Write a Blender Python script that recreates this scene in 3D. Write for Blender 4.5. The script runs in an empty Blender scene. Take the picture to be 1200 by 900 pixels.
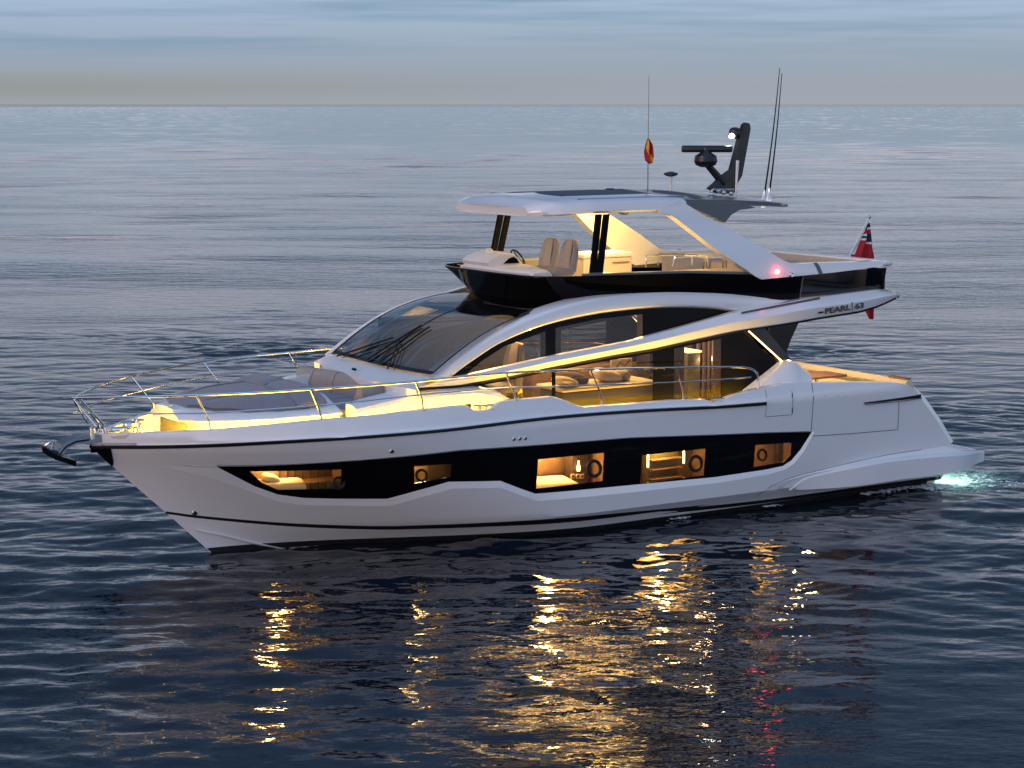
import bpy, math, random
import numpy as np
from mathutils import Vector, Matrix, geometry
random.seed(7); rng = np.random.default_rng(7)
scn = bpy.context.scene
COL = scn.collection
R = math.radians

# ------------------------------------------------------------------ camera
FPX, TH, HCAM = 2427.0, R(32.3), 8.0
PITCH = math.atan((450 - 121) / FPX)
cR = np.array([math.cos(TH), -math.sin(TH), 0.0])
fh = np.array([math.sin(TH), math.cos(TH), 0.0]); zz = np.array([0, 0, 1.0])
cF = fh * math.cos(PITCH) - zz * math.sin(PITCH)
cU = fh * math.sin(PITCH) + zz * math.cos(PITCH)
CC = np.array([-12.9112, -33.6786, HCAM])
cam_d = bpy.data.cameras.new('camera'); cam = bpy.data.objects.new('camera', cam_d); COL.objects.link(cam)
cam_d.sensor_width = 36; cam_d.lens = FPX / 1200 * 36; cam_d.clip_end = 60000; cam_d.clip_start = 0.5
m = Matrix(((cR[0], cU[0], -cF[0], CC[0]), (cR[1], cU[1], -cF[1], CC[1]), (cR[2], cU[2], -cF[2], CC[2]), (0, 0, 0, 1)))
cam.matrix_world = m
scn.camera = cam

# ------------------------------------------------------------------ world: dusk sky
SUN_AZ = R(190)      # heading of the afterglow (world angle from +x, counter-clockwise)
SUN_EL = R(4)
w = bpy.data.worlds.new('World'); scn.world = w; w.use_nodes = True
nt = w.node_tree; nt.nodes.clear()
def N(t, **k):
    n = nt.nodes.new(t)
    for a, b in k.items(): setattr(n, a, b)
    return n
def L(a, b): nt.links.new(a, b)
def ramp(nd, stops, interp='LINEAR'):
    e = nd.color_ramp.elements; nd.color_ramp.interpolation = interp
    while len(e) > 1: e.remove(e[-1])
    e[0].position = stops[0][0]; e[0].color = (*stops[0][1], 1)
    for p, c in stops[1:]:
        q = e.new(p); q.color = (*c, 1)
out = N('ShaderNodeOutputWorld'); tc = N('ShaderNodeTexCoord'); sep = N('ShaderNodeSeparateXYZ')
L(tc.outputs['Generated'], sep.inputs[0])
grad = N('ShaderNodeValToRGB'); L(sep.outputs['Z'], grad.inputs[0])
SKYRAMP = [(0.0, (.43, .47, .56)), (.008, (.40, .46, .54)), (.022, (.38, .475, .60)), (.05, (.44, .605, .83)), (.066, (.98, .90, 1.0)), (.105, (.80, .76, .90)), (.14, (.50, .51, .68)), (.18, (.27, .34, .52)),
           (.3, (.070, .125, .27)), (.6, (.12, .19, .36)), (1, (.30, .45, .75))]
ramp(grad, SKYRAMP)
# thin streaks of cloud low over the horizon
mp = N('ShaderNodeMapping'); L(tc.outputs['Generated'], mp.inputs[0]); mp.inputs['Scale'].default_value = (5, 5, 110)
nz = N('ShaderNodeTexNoise'); nz.inputs['Scale'].default_value = 1.0; nz.inputs['Detail'].default_value = 5; nz.inputs['Roughness'].default_value = .55
L(mp.outputs[0], nz.inputs[0])
cr = N('ShaderNodeValToRGB'); ramp(cr, [(.44, (0, 0, 0)), (.66, (1, 1, 1))]); L(nz.outputs['Fac'], cr.inputs[0])
el = N('ShaderNodeMapRange'); el.inputs['From Min'].default_value = .014; el.inputs['From Max'].default_value = .034; L(sep.outputs['Z'], el.inputs['Value'])
mu = N('ShaderNodeMath', operation='MULTIPLY'); L(cr.outputs[0], mu.inputs[0]); L(el.outputs[0], mu.inputs[1])
mu2 = N('ShaderNodeMath', operation='MULTIPLY'); L(mu.outputs[0], mu2.inputs[0]); mu2.inputs[1].default_value = .8
mixc = N('ShaderNodeMix', data_type='RGBA'); L(mu2.outputs[0], mixc.inputs['Factor']); L(grad.outputs[0], mixc.inputs['A']); mixc.inputs['B'].default_value = (.22, .38, .54, 1)
# faint olive band that hangs just over the horizon
nz2 = N('ShaderNodeTexNoise'); nz2.inputs['Scale'].default_value = 2.2; nz2.inputs['Detail'].default_value = 3
mp2 = N('ShaderNodeMapping'); mp2.inputs['Scale'].default_value = (1, 1, 40); L(tc.outputs['Generated'], mp2.inputs[0]); L(mp2.outputs[0], nz2.inputs[0])
band = N('ShaderNodeValToRGB'); ramp(band, [(0.0, (.25, .25, .25)), (.006, (1, 1, 1)), (.020, (.0, .0, .0))], 'EASE'); L(sep.outputs['Z'], band.inputs[0])
nr = N('ShaderNodeMapRange'); nr.inputs['From Min'].default_value = .40; nr.inputs['From Max'].default_value = .60; L(nz2.outputs['Fac'], nr.inputs['Value'])
azb = N('ShaderNodeVectorMath', operation='DOT_PRODUCT'); L(tc.outputs['Generated'], azb.inputs[0]); azb.inputs[1].default_value = tuple(-cR)
azr = N('ShaderNodeMapRange'); azr.inputs['From Min'].default_value = -.08; azr.inputs['From Max'].default_value = .24; L(azb.outputs['Value'], azr.inputs['Value'])
m3 = N('ShaderNodeMath', operation='MULTIPLY'); L(band.outputs[0], m3.inputs[0]); L(azr.outputs[0], m3.inputs[1])
m4 = N('ShaderNodeMath', operation='MULTIPLY'); L(m3.outputs[0], m4.inputs[0]); m4.inputs[1].default_value = .75
mixd = N('ShaderNodeMix', data_type='RGBA'); L(m4.outputs[0], mixd.inputs['Factor']); L(mixc.outputs['Result'], mixd.inputs['A']); mixd.inputs['B'].default_value = (.34, .37, .33, 1)
# warm afterglow off the bow
sd = Vector((math.cos(SUN_AZ), math.sin(SUN_AZ), 0.06)).normalized()
dt = N('ShaderNodeVectorMath', operation='DOT_PRODUCT'); L(tc.outputs['Generated'], dt.inputs[0]); dt.inputs[1].default_value = sd
gl = N('ShaderNodeMapRange'); gl.inputs['From Min'].default_value = .58; gl.inputs['From Max'].default_value = 1.0; gl.inputs['To Max'].default_value = 1.0; L(dt.outputs['Value'], gl.inputs['Value'])
glp = N('ShaderNodeMath', operation='POWER'); L(gl.outputs[0], glp.inputs[0]); glp.inputs[1].default_value = 2.0
glc = N('ShaderNodeVectorMath', operation='SCALE'); glc.inputs[0].default_value = (1.35, .58, .22); L(glp.outputs[0], glc.inputs['Scale'])
ad = N('ShaderNodeVectorMath', operation='ADD'); L(mixd.outputs['Result'], ad.inputs[0]); L(glc.outputs[0], ad.inputs[1])
# the half of the sky behind the viewer is the brighter one
dk = N('ShaderNodeVectorMath', operation='DOT_PRODUCT'); L(tc.outputs['Generated'], dk.inputs[0]); dk.inputs[1].default_value = tuple(fh)
dkr = N('ShaderNodeMapRange'); dkr.inputs['From Min'].default_value = -.9; dkr.inputs['From Max'].default_value = .4; dkr.inputs['To Min'].default_value = 2.6; dkr.inputs['To Max'].default_value = 1.0; L(dk.outputs['Value'], dkr.inputs['Value'])
dks = N('ShaderNodeVectorMath', operation='SCALE'); L(mixd.outputs['Result'], dks.inputs[0]); L(dkr.outputs[0], dks.inputs['Scale']); L(dks.outputs[0], ad.inputs[0])
bg = N('ShaderNodeBackground'); L(ad.outputs[0], bg.inputs['Color']); bg.inputs['Strength'].default_value = .80
sky = N('ShaderNodeTexSky', sky_type='NISHITA'); sky.sun_disc = False; sky.sun_elevation = SUN_EL; sky.sun_rotation = R(90) - SUN_AZ
bg2 = N('ShaderNodeBackground'); L(sky.outputs[0], bg2.inputs['Color']); bg2.inputs['Strength'].default_value = .012
ads = N('ShaderNodeAddShader'); L(bg.outputs[0], ads.inputs[0]); L(bg2.outputs[0], ads.inputs[1]); L(ads.outputs[0], out.inputs[0])
sl = bpy.data.lights.new('sun', 'SUN'); sl.energy = .55; sl.angle = R(20); sl.color = (1, .72, .50)
so = bpy.data.objects.new('sun', sl); COL.objects.link(so)
so.rotation_euler = (-Vector((math.cos(SUN_AZ) * math.cos(R(9)), math.sin(SUN_AZ) * math.cos(R(9)), math.sin(R(9))))).to_track_quat('-Z', 'Y').to_euler()
scn.view_settings.view_transform = 'Standard'; scn.view_settings.look = 'None'
scn.view_settings.exposure = 0.0; scn.view_settings.gamma = 1.0; scn.view_settings.use_curve_mapping = False

# ------------------------------------------------------------------ survey helpers (photo sighting -> metres)
def ray(u, v): return cF + cR * (u - 600) / FPX + cU * (450 - v) / FPX
def aty(u, v, y):
    d = ray(u, v); return CC + d * (y - CC[1]) / d[1]
def atz(u, v, z):
    d = ray(u, v); return CC + d * (z - CC[2]) / d[2]
def atx(u, v, x):
    d = ray(u, v); return CC + d * (x - CC[0]) / d[0]
def onsurf(u, v, fn, off=0.0):
    d = ray(u, v)
    lo = (-4.2 - CC[1]) / d[1]; hi = (-0.0 - CC[1]) / d[1]
    def g(k):
        p = CC + d * k; return p[1] + fn(p[0], p[2]) + off
    prev = lo; n = 60; k = None
    for i in range(1, n + 1):
        c = lo + (hi - lo) * i / n
        if g(c) >= 0: k = (prev, c); break
        prev = c
    if k is None: return CC + d * hi
    a, b = k
    for _ in range(40):
        q = (a + b) / 2
        if g(q) >= 0: b = q
        else: a = q
    return CC + d * b
lin = np.linspace
def sst(t): t = np.clip(t, 0, 1); return t * t * (3 - 2 * t)
def dens(pts, d=.15, closed=False):
    pts = [np.array(p, float) for p in pts]; o = []
    n = len(pts)
    for i in range(n if closed else n - 1):
        a, b = pts[i], pts[(i + 1) % n]; k = max(1, int(np.linalg.norm(b - a) / d))
        for j in range(k): o.append(a + (b - a) * j / k)
    if not closed: o.append(pts[-1])
    return o
def smooth_curve(pts, n=8, closed=False):
    P = [np.array(p, float) for p in pts]; o = []
    m_ = len(P)
    for i in range(m_ if closed else m_ - 1):
        if closed: p0, p1, p2, p3 = P[i - 1], P[i], P[(i + 1) % m_], P[(i + 2) % m_]
        else:
            p1, p2 = P[i], P[i + 1]; p0 = P[i - 1] if i > 0 else 2 * p1 - p2; p3 = P[i + 2] if i + 2 < m_ else 2 * p2 - p1
        for j in range(n):
            t = j / n
            o.append(.5 * ((2 * p1) + (-p0 + p2) * t + (2 * p0 - 5 * p1 + 4 * p2 - p3) * t * t + (-p0 + 3 * p1 - 3 * p2 + p3) * t ** 3))
    if not closed: o.append(P[-1])
    return o
def resamp(pts, n):
    P = np.array(pts, float); s = np.r_[0, np.cumsum(np.linalg.norm(np.diff(P, axis=0), axis=1))]
    t = np.linspace(0, s[-1], n)
    return np.stack([np.interp(t, s, P[:, i]) for i in range(P.shape[1])], 1)

# ------------------------------------------------------------------ materials
def mat(name, col, rough=.4, metal=0, coat=0, emit=None, estr=0, var=0, vscale=6, bump=0, bscale=60, spec=.5, sheen=0):
    mt = bpy.data.materials.new(name); mt.use_nodes = True; t = mt.node_tree; b = t.nodes['Principled BSDF']
    b.inputs['Base Color'].default_value = (*col, 1); b.inputs['Roughness'].default_value = rough; b.inputs['Metallic'].default_value = metal
    b.inputs['Coat Weight'].default_value = coat; b.inputs['Coat Roughness'].default_value = .06; b.inputs['Specular IOR Level'].default_value = spec
    if sheen: b.inputs['Sheen Weight'].default_value = sheen
    if emit: b.inputs['Emission Color'].default_value = (*emit, 1); b.inputs['Emission Strength'].default_value = estr
    tcn = t.nodes.new('ShaderNodeTexCoord')
    if var:
        n = t.nodes.new('ShaderNodeTexNoise'); n.inputs['Scale'].default_value = vscale; n.inputs['Detail'].default_value = 5
        t.links.new(tcn.outputs['Object'], n.inputs['Vector'])
        r = t.nodes.new('ShaderNodeValToRGB'); t.links.new(n.outputs['Fac'], r.inputs[0])
        r.color_ramp.elements[0].position = .3; r.color_ramp.elements[1].position = .7
        r.color_ramp.elements[0].color = (*[c * (1 - var) for c in col], 1); r.color_ramp.elements[1].color = (*[min(1, c * (1 + var)) for c in col], 1)
        t.links.new(r.outputs[0], b.inputs['Base Color'])
    if bump:
        n = t.nodes.new('ShaderNodeTexNoise'); n.inputs['Scale'].default_value = bscale; n.inputs['Detail'].default_value = 3
        t.links.new(tcn.outputs['Object'], n.inputs['Vector'])
        bp = t.nodes.new('ShaderNodeBump'); bp.inputs['Strength'].default_value = bump; bp.inputs['Distance'].default_value = .01
        t.links.new(n.outputs['Fac'], bp.inputs['Height']); t.links.new(bp.outputs[0], b.inputs['Normal'])
    return mt
def glass(name, tint, ior=1.45, rough=.0, base=0):
    mt = bpy.data.materials.new(name); mt.use_nodes = True; t = mt.node_tree; t.nodes.clear()
    o = t.nodes.new('ShaderNodeOutputMaterial'); tr = t.nodes.new('ShaderNodeBsdfTransparent'); tr.inputs[0].default_value = (*tint, 1)
    g = t.nodes.new('ShaderNodeBsdfGlossy'); g.inputs['Roughness'].default_value = rough; g.inputs[0].default_value = (1, 1, 1, 1)
    f = t.nodes.new('ShaderNodeFresnel'); f.inputs[0].default_value = ior
    geo = t.nodes.new('ShaderNodeNewGeometry')
    mx = t.nodes.new('ShaderNodeMixShader'); t.links.new(f.outputs[0], mx.inputs[0]); t.links.new(tr.outputs[0], mx.inputs[1]); t.links.new(g.outputs[0], mx.inputs[2])
    # Fresnel node flips for back faces: feed |normal| by using ior 1/ior on back side
    mv = t.nodes.new('ShaderNodeMix'); mv.inputs['A'].default_value = ior; mv.inputs['B'].default_value = 1 / ior
    t.links.new(geo.outputs['Backfacing'], mv.inputs['Factor'])
    f2 = t.nodes.new('ShaderNodeLayerWeight'); f2.inputs[0].default_value = .5
    p = t.nodes.new('ShaderNodeMath'); p.operation = 'POWER'; p.inputs[1].default_value = 4.5
    t.links.new(f2.outputs['Facing'], p.inputs[0])
    mr = t.nodes.new('ShaderNodeMapRange'); mr.inputs['To Min'].default_value = .05 + base; mr.inputs['To Max'].default_value = 1; t.links.new(p.outputs[0], mr.inputs['Value'])
    t.links.new(mr.outputs[0], mx.inputs[0])
    t.links.new(mx.outputs[0], o.inputs[0]); return mt
M = {}
M['white'] = mat('white_gelcoat', (.785, .78, .775), .30, coat=1.0, var=.015, vscale=.7)
M['white2'] = mat('white_deck_moulding', (.76, .75, .73), .45, var=.03, vscale=3, bump=.05, bscale=200)
M['black'] = mat('black_gloss', (.005, .005, .006), .10, spec=.3, var=.2, vscale=2)
M['bglass'] = mat('black_glazing', (.004, .004, .005), .04, spec=.10)
M['rubber'] = mat('black_rubber', (.009, .009, .009), .6, spec=.25)
M['antifoul'] = mat('black_antifouling', (.010, .010, .011), .6, var=.4, vscale=5)
M['matt'] = mat('matt_black', (.004, .004, .005), .7, spec=.06)
M['line'] = mat('panel_gap', (.05, .055, .06), .6)
M['steel'] = mat('polished_steel', (.75, .74, .72), .12, metal=1)
M['dsteel'] = mat('dull_steel', (.25, .25, .27), .3, metal=1)
M['teak'] = mat('teak', (.20, .10, .055), .6, var=.3, vscale=14)
M['grey'] = mat('grey_upholstery', (.20, .205, .235), .8, var=.06, vscale=9, bump=.25, bscale=300, sheen=.2)
M['beige'] = mat('beige_leather', (.40, .345, .29), .55, var=.05, vscale=8, bump=.1, bscale=250)
M['taupe'] = mat('taupe_leather', (.33, .30, .27), .6, var=.05, vscale=8, bump=.1, bscale=250)
M['pipe'] = mat('dark_piping', (.10, .085, .075), .7)
M['coam'] = mat('grey_coaming', (.10, .105, .12), .4)
M['htop'] = mat('grey_hardtop_paint', (.075, .085, .095), .3, coat=.3)
M['sroof'] = mat('sliding_roof_fabric', (.045, .06, .085), .6, bump=.1)
M['carbon'] = mat('mast_black', (.009, .009, .010), .3)
M['wood'] = mat('cabin_veneer', (.15, .09, .05), .45, var=.18, vscale=5)
M['dwood'] = mat('dark_veneer', (.05, .032, .022), .4, var=.2, vscale=5)
M['cream'] = mat('cream_lining', (.60, .50, .36), .7)
M['linen'] = mat('cream_linen', (.70, .60, .44), .9, bump=.3, bscale=30)
M['backdrop'] = mat('charcoal_backdrop', (.016, .015, .016), .7, var=.2, vscale=2)  # for the added dark backdrop behind the windscreen
M['olive'] = mat('olive_panel', (.09, .08, .028), .5)
M['sofa'] = mat('brown_sofa', (.09, .06, .04), .9, bump=.2, bscale=80)
M['curtain'] = mat('brown_curtain', (.06, .037, .025), .9)
M['floor'] = mat('cabin_floor', (.08, .055, .03), .5, var=.2)
M['ceil'] = mat('cabin_ceiling', (.12, .10, .08), .7)
M['glass'] = glass('tinted_glass', (.50, .47, .43))
M['hglass'] = glass('hull_window_glass', (.9, .88, .85))
M['wglass'] = glass('windscreen_glass', (.38, .39, .40), base=.12)
M['sglass'] = glass('smoked_glass', (.09, .09, .10))
M['gloww'] = mat('warm_glow', (1, .8, .5), .5, emit=(1, .66, .26), estr=5)  # glow for light strips, also put on a bottle and a worktop
M['glowceil'] = mat('warm_saloon_glow_panel', (1, .8, .5), .5, emit=(1, .60, .20), estr=30)  # added glow, meant for the golden reflections on the water
M['glowcab'] = mat('warm_cabin_glow_panel', (1, .8, .5), .5, emit=(1, .53, .12), estr=5)  # added glow for the reflection columns under the hull windows
M['ledc'] = mat('cool_lamp', (1, 1, 1), .5, emit=(1, .93, .78), estr=40)
M['ledr'] = mat('red_lamp', (1, .1, .1), .5, emit=(1, .05, .04), estr=40)
M['ledu'] = mat('underwater_lamp', (.5, 1, .85), .5, emit=(.5, 1, .82), estr=14)
M['red'] = mat('red_bunting', (.42, .012, .025), .85, bump=.2, bscale=150)
M['blue'] = mat('navy_bunting', (.012, .016, .05), .85)
M['fwhite'] = mat('white_bunting', (.7, .7, .7), .85)
M['yellow'] = mat('yellow_bunting', (.70, .38, .02), .85)

# ------------------------------------------------------------------ mesh helpers
def tag(o, label=None, cat=None, group=None, kind=None):
    if label: o['label'] = label
    if cat: o['category'] = cat
    if group: o['group'] = group
    if kind: o['kind'] = kind
    return o
def empty(name, loc=(0, 0, 0)):
    o = bpy.data.objects.new(name, None); COL.objects.link(o); o.location = loc; o.empty_display_size = .2; return o
def add(name, V, F, mt, parent=None, sharp=32, mats=None, fm=None):
    me = bpy.data.meshes.new(name)
    off = Vector((0, 0, 0))
    if parent is not None:
        q = parent
        while q is not None: off += q.location; q = q.parent
    me.from_pydata([tuple(Vector(p) - off) for p in V], [], [list(f) for f in F]); me.validate(); me.update()
    o = bpy.data.objects.new(name, me); COL.objects.link(o)
    for x in (mats or [mt]): me.materials.append(x)
    if fm is not None: me.polygons.foreach_set('material_index', fm)
    me.polygons.foreach_set('use_smooth', [True] * len(me.polygons)); me.set_sharp_from_angle(angle=R(sharp))
    if parent is not None: o.parent = parent
    return o
class MB:
    def __init__(s): s.V = []; s.F = []
    def put(s, V, F):
        k = len(s.V); s.V += [np.array(v, float) for v in V]; s.F += [[i + k for i in f] for f in F]; return s
    def loft(s, rows, closed=False, caps=False):
        n = len(rows[0]); V = [p for r in rows for p in r]; F = []
        for i in range(len(rows) - 1):
            for j in range(n if closed else n - 1):
                j2 = (j + 1) % n
                F.append((i * n + j, i * n + j2, (i + 1) * n + j2, (i + 1) * n + j))
        if caps: F.append(tuple(range(n))[::-1]); F.append(tuple((len(rows) - 1) * n + j for j in range(n)))
        return s.put(V, F)
    def box(s, c, d, rz=0, bev=0, ry=0):
        hx, hy, hz = [q / 2 for q in d]
        b = min(bev, hx * .95, hy * .95, hz * .95)
        if b <= 0:
            V = [(x, y, z) for x in (-hx, hx) for y in (-hy, hy) for z in (-hz, hz)]
            F = [(0, 1, 3, 2), (4, 6, 7, 5), (0, 4, 5, 1), (2, 3, 7, 6), (0, 2, 6, 4), (1, 5, 7, 3)]
        else:
            def rect(x, y, z, r):
                o = []
                for sx, sy, a0 in ((1, 1, 0), (-1, 1, 90), (-1, -1, 180), (1, -1, 270)):
                    for a in (0, 45, 90):
                        o.append((sx * (x - r) + r * math.cos(R(a0 + a)), sy * (y - r) + r * math.sin(R(a0 + a)), z))
                return o
            rows = [rect(hx - b, hy - b, -hz, b * .5), rect(hx - b * .3, hy - b * .3, -hz + b * .3, b), rect(hx, hy, -hz + b, b), rect(hx, hy, hz - b, b), rect(hx - b * .3, hy - b * .3, hz - b * .3, b), rect(hx - b, hy - b, hz, b * .5)]
            n = 12; V = [p for r in rows for p in r]
            F = [(i * n + j, i * n + (j + 1) % n, (i + 1) * n + (j + 1) % n, (i + 1) * n + j) for i in range(5) for j in range(n)]
            F += [tuple(range(n))[::-1], tuple(5 * n + j for j in range(n))]
        rot = Matrix.Rotation(rz, 3, 'Z') @ Matrix.Rotation(ry, 3, 'Y')
        V = [rot @ Vector(v) + Vector(c) for v in V]
        return s.put(V, F)
    def tube(s, pts, r, n=8, caps=True):
        P = [Vector(p) for p in pts]; rr = r if hasattr(r, '__len__') else [r] * len(P)
        t0 = (P[1] - P[0]).normalized(); nrm = t0.orthogonal().normalized(); rows = []
        for i, p in enumerate(P):
            a = P[max(0, i - 1)]; b = P[min(len(P) - 1, i + 1)]; t = (b - a).normalized()
            nrm = (nrm - t * nrm.dot(t)); nrm = nrm.normalized() if nrm.length > 1e-6 else t.orthogonal().normalized()
            bn = t.cross(nrm)
            rows.append([p + nrm * (rr[i] * math.cos(2 * math.pi * k / n)) + bn * (rr[i] * math.sin(2 * math.pi * k / n)) for k in range(n)])
        return s.loft(rows, True, caps)
    def lathe(s, prof, c, n=20, axis='Z'):
        rows = []
        for r, h in prof:
            row = []
            for k in range(n):
                a = 2 * math.pi * k / n; x, y = r * math.cos(a), r * math.sin(a)
                p = (x, y, h) if axis == 'Z' else ((x, -h, y) if axis == 'Y' else (h, x, y))
                row.append(np.array(p) + np.array(c))
            rows.append(row)
        return s.loft(rows, True, True)
    def prism(s, poly, y0, y1):          # outline in (x, z), extruded along y
        n = len(poly); V = [(x, y0, z) for x, z in poly] + [(x, y1, z) for x, z in poly]
        F = [tuple(range(n)), tuple(range(2 * n - 1, n - 1, -1))] + [(i, i + n, (i + 1) % n + n, (i + 1) % n) for i in range(n)]
        return s.put(V, F)
    def prismz(s, poly, z0, z1):         # outline in (x, y), extruded along z
        n = len(poly); V = [(x, y, z0) for x, y in poly] + [(x, y, z1) for x, y in poly]
        F = [tuple(range(n))[::-1], tuple(range(n, 2 * n))] + [(i, (i + 1) % n, (i + 1) % n + n, i + n) for i in range(n)]
        return s.put(V, F)
    def mirror(s):
        k = len(s.V); V = [v * np.array([1, -1, 1]) for v in s.V]; F = [f[::-1] for f in s.F]
        return s.put(V, F)
    def flipped(s):
        q = MB(); q.V = [v * np.array([1, -1, 1]) for v in s.V]; q.F = [f[::-1] for f in s.F]; return q
    def build(s, name, mt, parent=None, sharp=32): return add(name, s.V, s.F, mt, parent, sharp)
def both(mb, name, mt, parent, sharp=32):
    a = mb.build(name, mt, parent, sharp); b = mb.flipped().build(name, mt, parent, sharp); return a, b
def inside(P, poly):
    x, z = P[:, 0], P[:, 1]; c = np.zeros(len(P), bool); n = len(poly)
    for i in range(n):
        x1, z1 = poly[i]; x2, z2 = poly[(i + 1) % n]
        k = ((z1 > z) != (z2 > z)); 
        if z1 == z2: continue
        c ^= k & (x < (x2 - x1) * (z - z1) / (z2 - z1) + x1)
    return c
def panel(outline, fn, holes=(), off=0.0, thick=.03, grid=.2, ed=.12):
    """sheet on the surface y = -(fn(x,z)+off) bounded by an (x,z) outline, given thickness towards the inside"""
    loops = [[(p[0], p[1]) for p in dens(outline, ed, True)]] + [[(p[0], p[1]) for p in dens(h, ed, True)] for h in holes]
    pts = []; edges = []
    for lp in loops:
        k = len(pts); pts += lp; edges += [(k + i, k + (i + 1) % len(lp)) for i in range(len(lp))]
    O = np.array(loops[0]); lo, hi = O.min(0), O.max(0)
    gx = np.arange(lo[0], hi[0], grid); gz = np.arange(lo[1], hi[1], grid * .6)
    G = np.array([(a, b) for a in gx for b in gz]) if len(gx) * len(gz) else np.zeros((0, 2))
    if len(G):
        k = inside(G, loops[0])
        for h in loops[1:]: k &= ~inside(G, h)
        bp = np.array(pts); dd = np.min(np.linalg.norm(G[:, None] - bp[None], axis=2), axis=1); k &= dd > grid * .3
        pts += [tuple(g) for g in G[k]]
    r = geometry.delaunay_2d_cdt([Vector(p) for p in pts], edges, [], 0, 1e-5)
    V2 = np.array([tuple(v) for v in r[0]]); T = np.array([list(f) for f in r[2]])
    cen = V2[T].mean(1); k = inside(cen, loops[0])
    for h in loops[1:]: k &= ~inside(cen, h)
    T = T[k]
    y = np.array([-(fn(a, b) + off) for a, b in V2])
    A = [(V2[i, 0], y[i], V2[i, 1]) for i in range(len(V2))]
    mb = MB(); FF = []
    for t in T:
        a, b, c = [Vector(A[i]) for i in t]
        FF.append(tuple(t) if (b - a).cross(c - a).y < 0 else tuple(t[::-1]))
    mb.put(A, FF)
    if thick:
        n = len(A); mb.put([(p[0], min(p[1] + thick, max(p[1], -.002)), p[2]) for p in A], [f[::-1] for f in FF])
        ec = {}
        for f in FF:
            for i in range(3):
                e = (f[i], f[(i + 1) % 3]); ec[e] = 1
        for (a, b) in list(ec):
            if (b, a) not in ec: mb.F.append([b, a, a + n, b + n])
    return mb
def lamp(name, kind, loc, energy, col, parent=None, rad=.05, size=None, rot=None, blend=.6, angle=90, target=None):
    l = bpy.data.lights.new(name, kind); l.energy = energy; l.color = col
    if kind == 'AREA':
        l.shape = 'RECTANGLE'; l.size, l.size_y = size
    else: l.shadow_soft_size = rad
    if kind == 'SPOT': l.spot_size = R(angle); l.spot_blend = blend
    o = bpy.data.objects.new(name, l); COL.objects.link(o); o.location = loc
    if target is not None: o.rotation_euler = (Vector(target) - Vector(loc)).to_track_quat('-Z', 'X').to_euler()
    elif rot: o.rotation_euler = rot
    if parent is not None: o.parent = parent
    return o
WARM = (1, .58, .045)

# ================================================================== SEA
SX0, SX1, SY0, SY1 = -22.0, 42.0, -17.0, 42.0
DX = .08
def sea_height(X, Y):
    H = np.zeros_like(X)
    wd = R(90) - TH                 # the ripples run with the breeze, crests lying across the view
    for i in range(110):
        lam = .24 * (5.0 / .24) ** (rng.random() ** 1.15)
        a = wd + rng.normal() * R(30)
        k = 2 * math.pi / lam; s = .0105 * (1.0 if lam < 1.5 else .55)
        ph = rng.random() * 6.283
        q = k * (X * math.cos(a) + Y * math.sin(a)) + ph
        H += s / k * 1.5 * (np.sin(q) + .22 * np.sin(2 * q + 1.2))
    return H
nx = int((SX1 - SX0) / DX); ny = int((SY1 - SY0) / DX)
gx = np.linspace(SX0, SX1, nx); gy = np.linspace(SY0, SY1, ny)
X, Y = np.meshgrid(gx, gy, indexing='ij')
H = sea_height(X, Y)
# patches of calmer and rougher water
pat = sum(np.sin(X * a + Y * b + c) for a, b, c in ((.21, .33, 1), (-.37, .18, 2.1), (.12, -.51, .4), (.62, .27, 3.3))) / 4
far_ = np.clip((Y * math.cos(TH) + X * math.sin(TH) - 2) / 22, 0, 1)
H *= (1 + .30 * pat) * (1 - far_ * (.62 - .75 * np.clip(pat * 1.6 - .1, 0, 1)))
# bow wave: a train of smooth diagonal ridges trailing from the stem
d1 = (X - 1.8) * .42 + (Y + .2) * .91            # across the port wave train
along = -(Y + .2) * .42 + (X - 1.8) * .91
sw = np.exp(-((d1 + 3.5) / 4.5) ** 2) * np.exp(-((along + 1) / 7) ** 2)
H += .028 * sw * np.sin(d1 * 4.6 + .25 * np.sin(along * .9)) + .016 * sw * np.sin(d1 * 8.3 + along * .5)
edge = np.clip(np.minimum.reduce([X - SX0, SX1 - X, Y - SY0, SY1 - Y]) / 10, 0, 1); H *= sst(edge)
me = bpy.data.meshes.new('sea')
Vv = np.stack([X, Y, H], -1).reshape(-1, 3)
ids = np.arange(nx * ny).reshape(nx, ny)
Q = np.stack([ids[:-1, :-1], ids[1:, :-1], ids[1:, 1:], ids[:-1, 1:]], -1).reshape(-1, 4)
BIG = 26000.0
ext = np.array([(-BIG, -BIG, 0), (BIG, -BIG, 0), (BIG, BIG, 0), (-BIG, BIG, 0)])
nv = len(Vv); Vv = np.concatenate([Vv, ext])
c00, c10, c11, c01 = ids[0, 0], ids[-1, 0], ids[-1, -1], ids[0, -1]
Q = np.concatenate([Q, [[nv, nv + 1, c10, c00], [nv + 1, nv + 2, c11, c10], [nv + 2, nv + 3, c01, c11], [nv + 3, nv, c00, c01]]])
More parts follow.
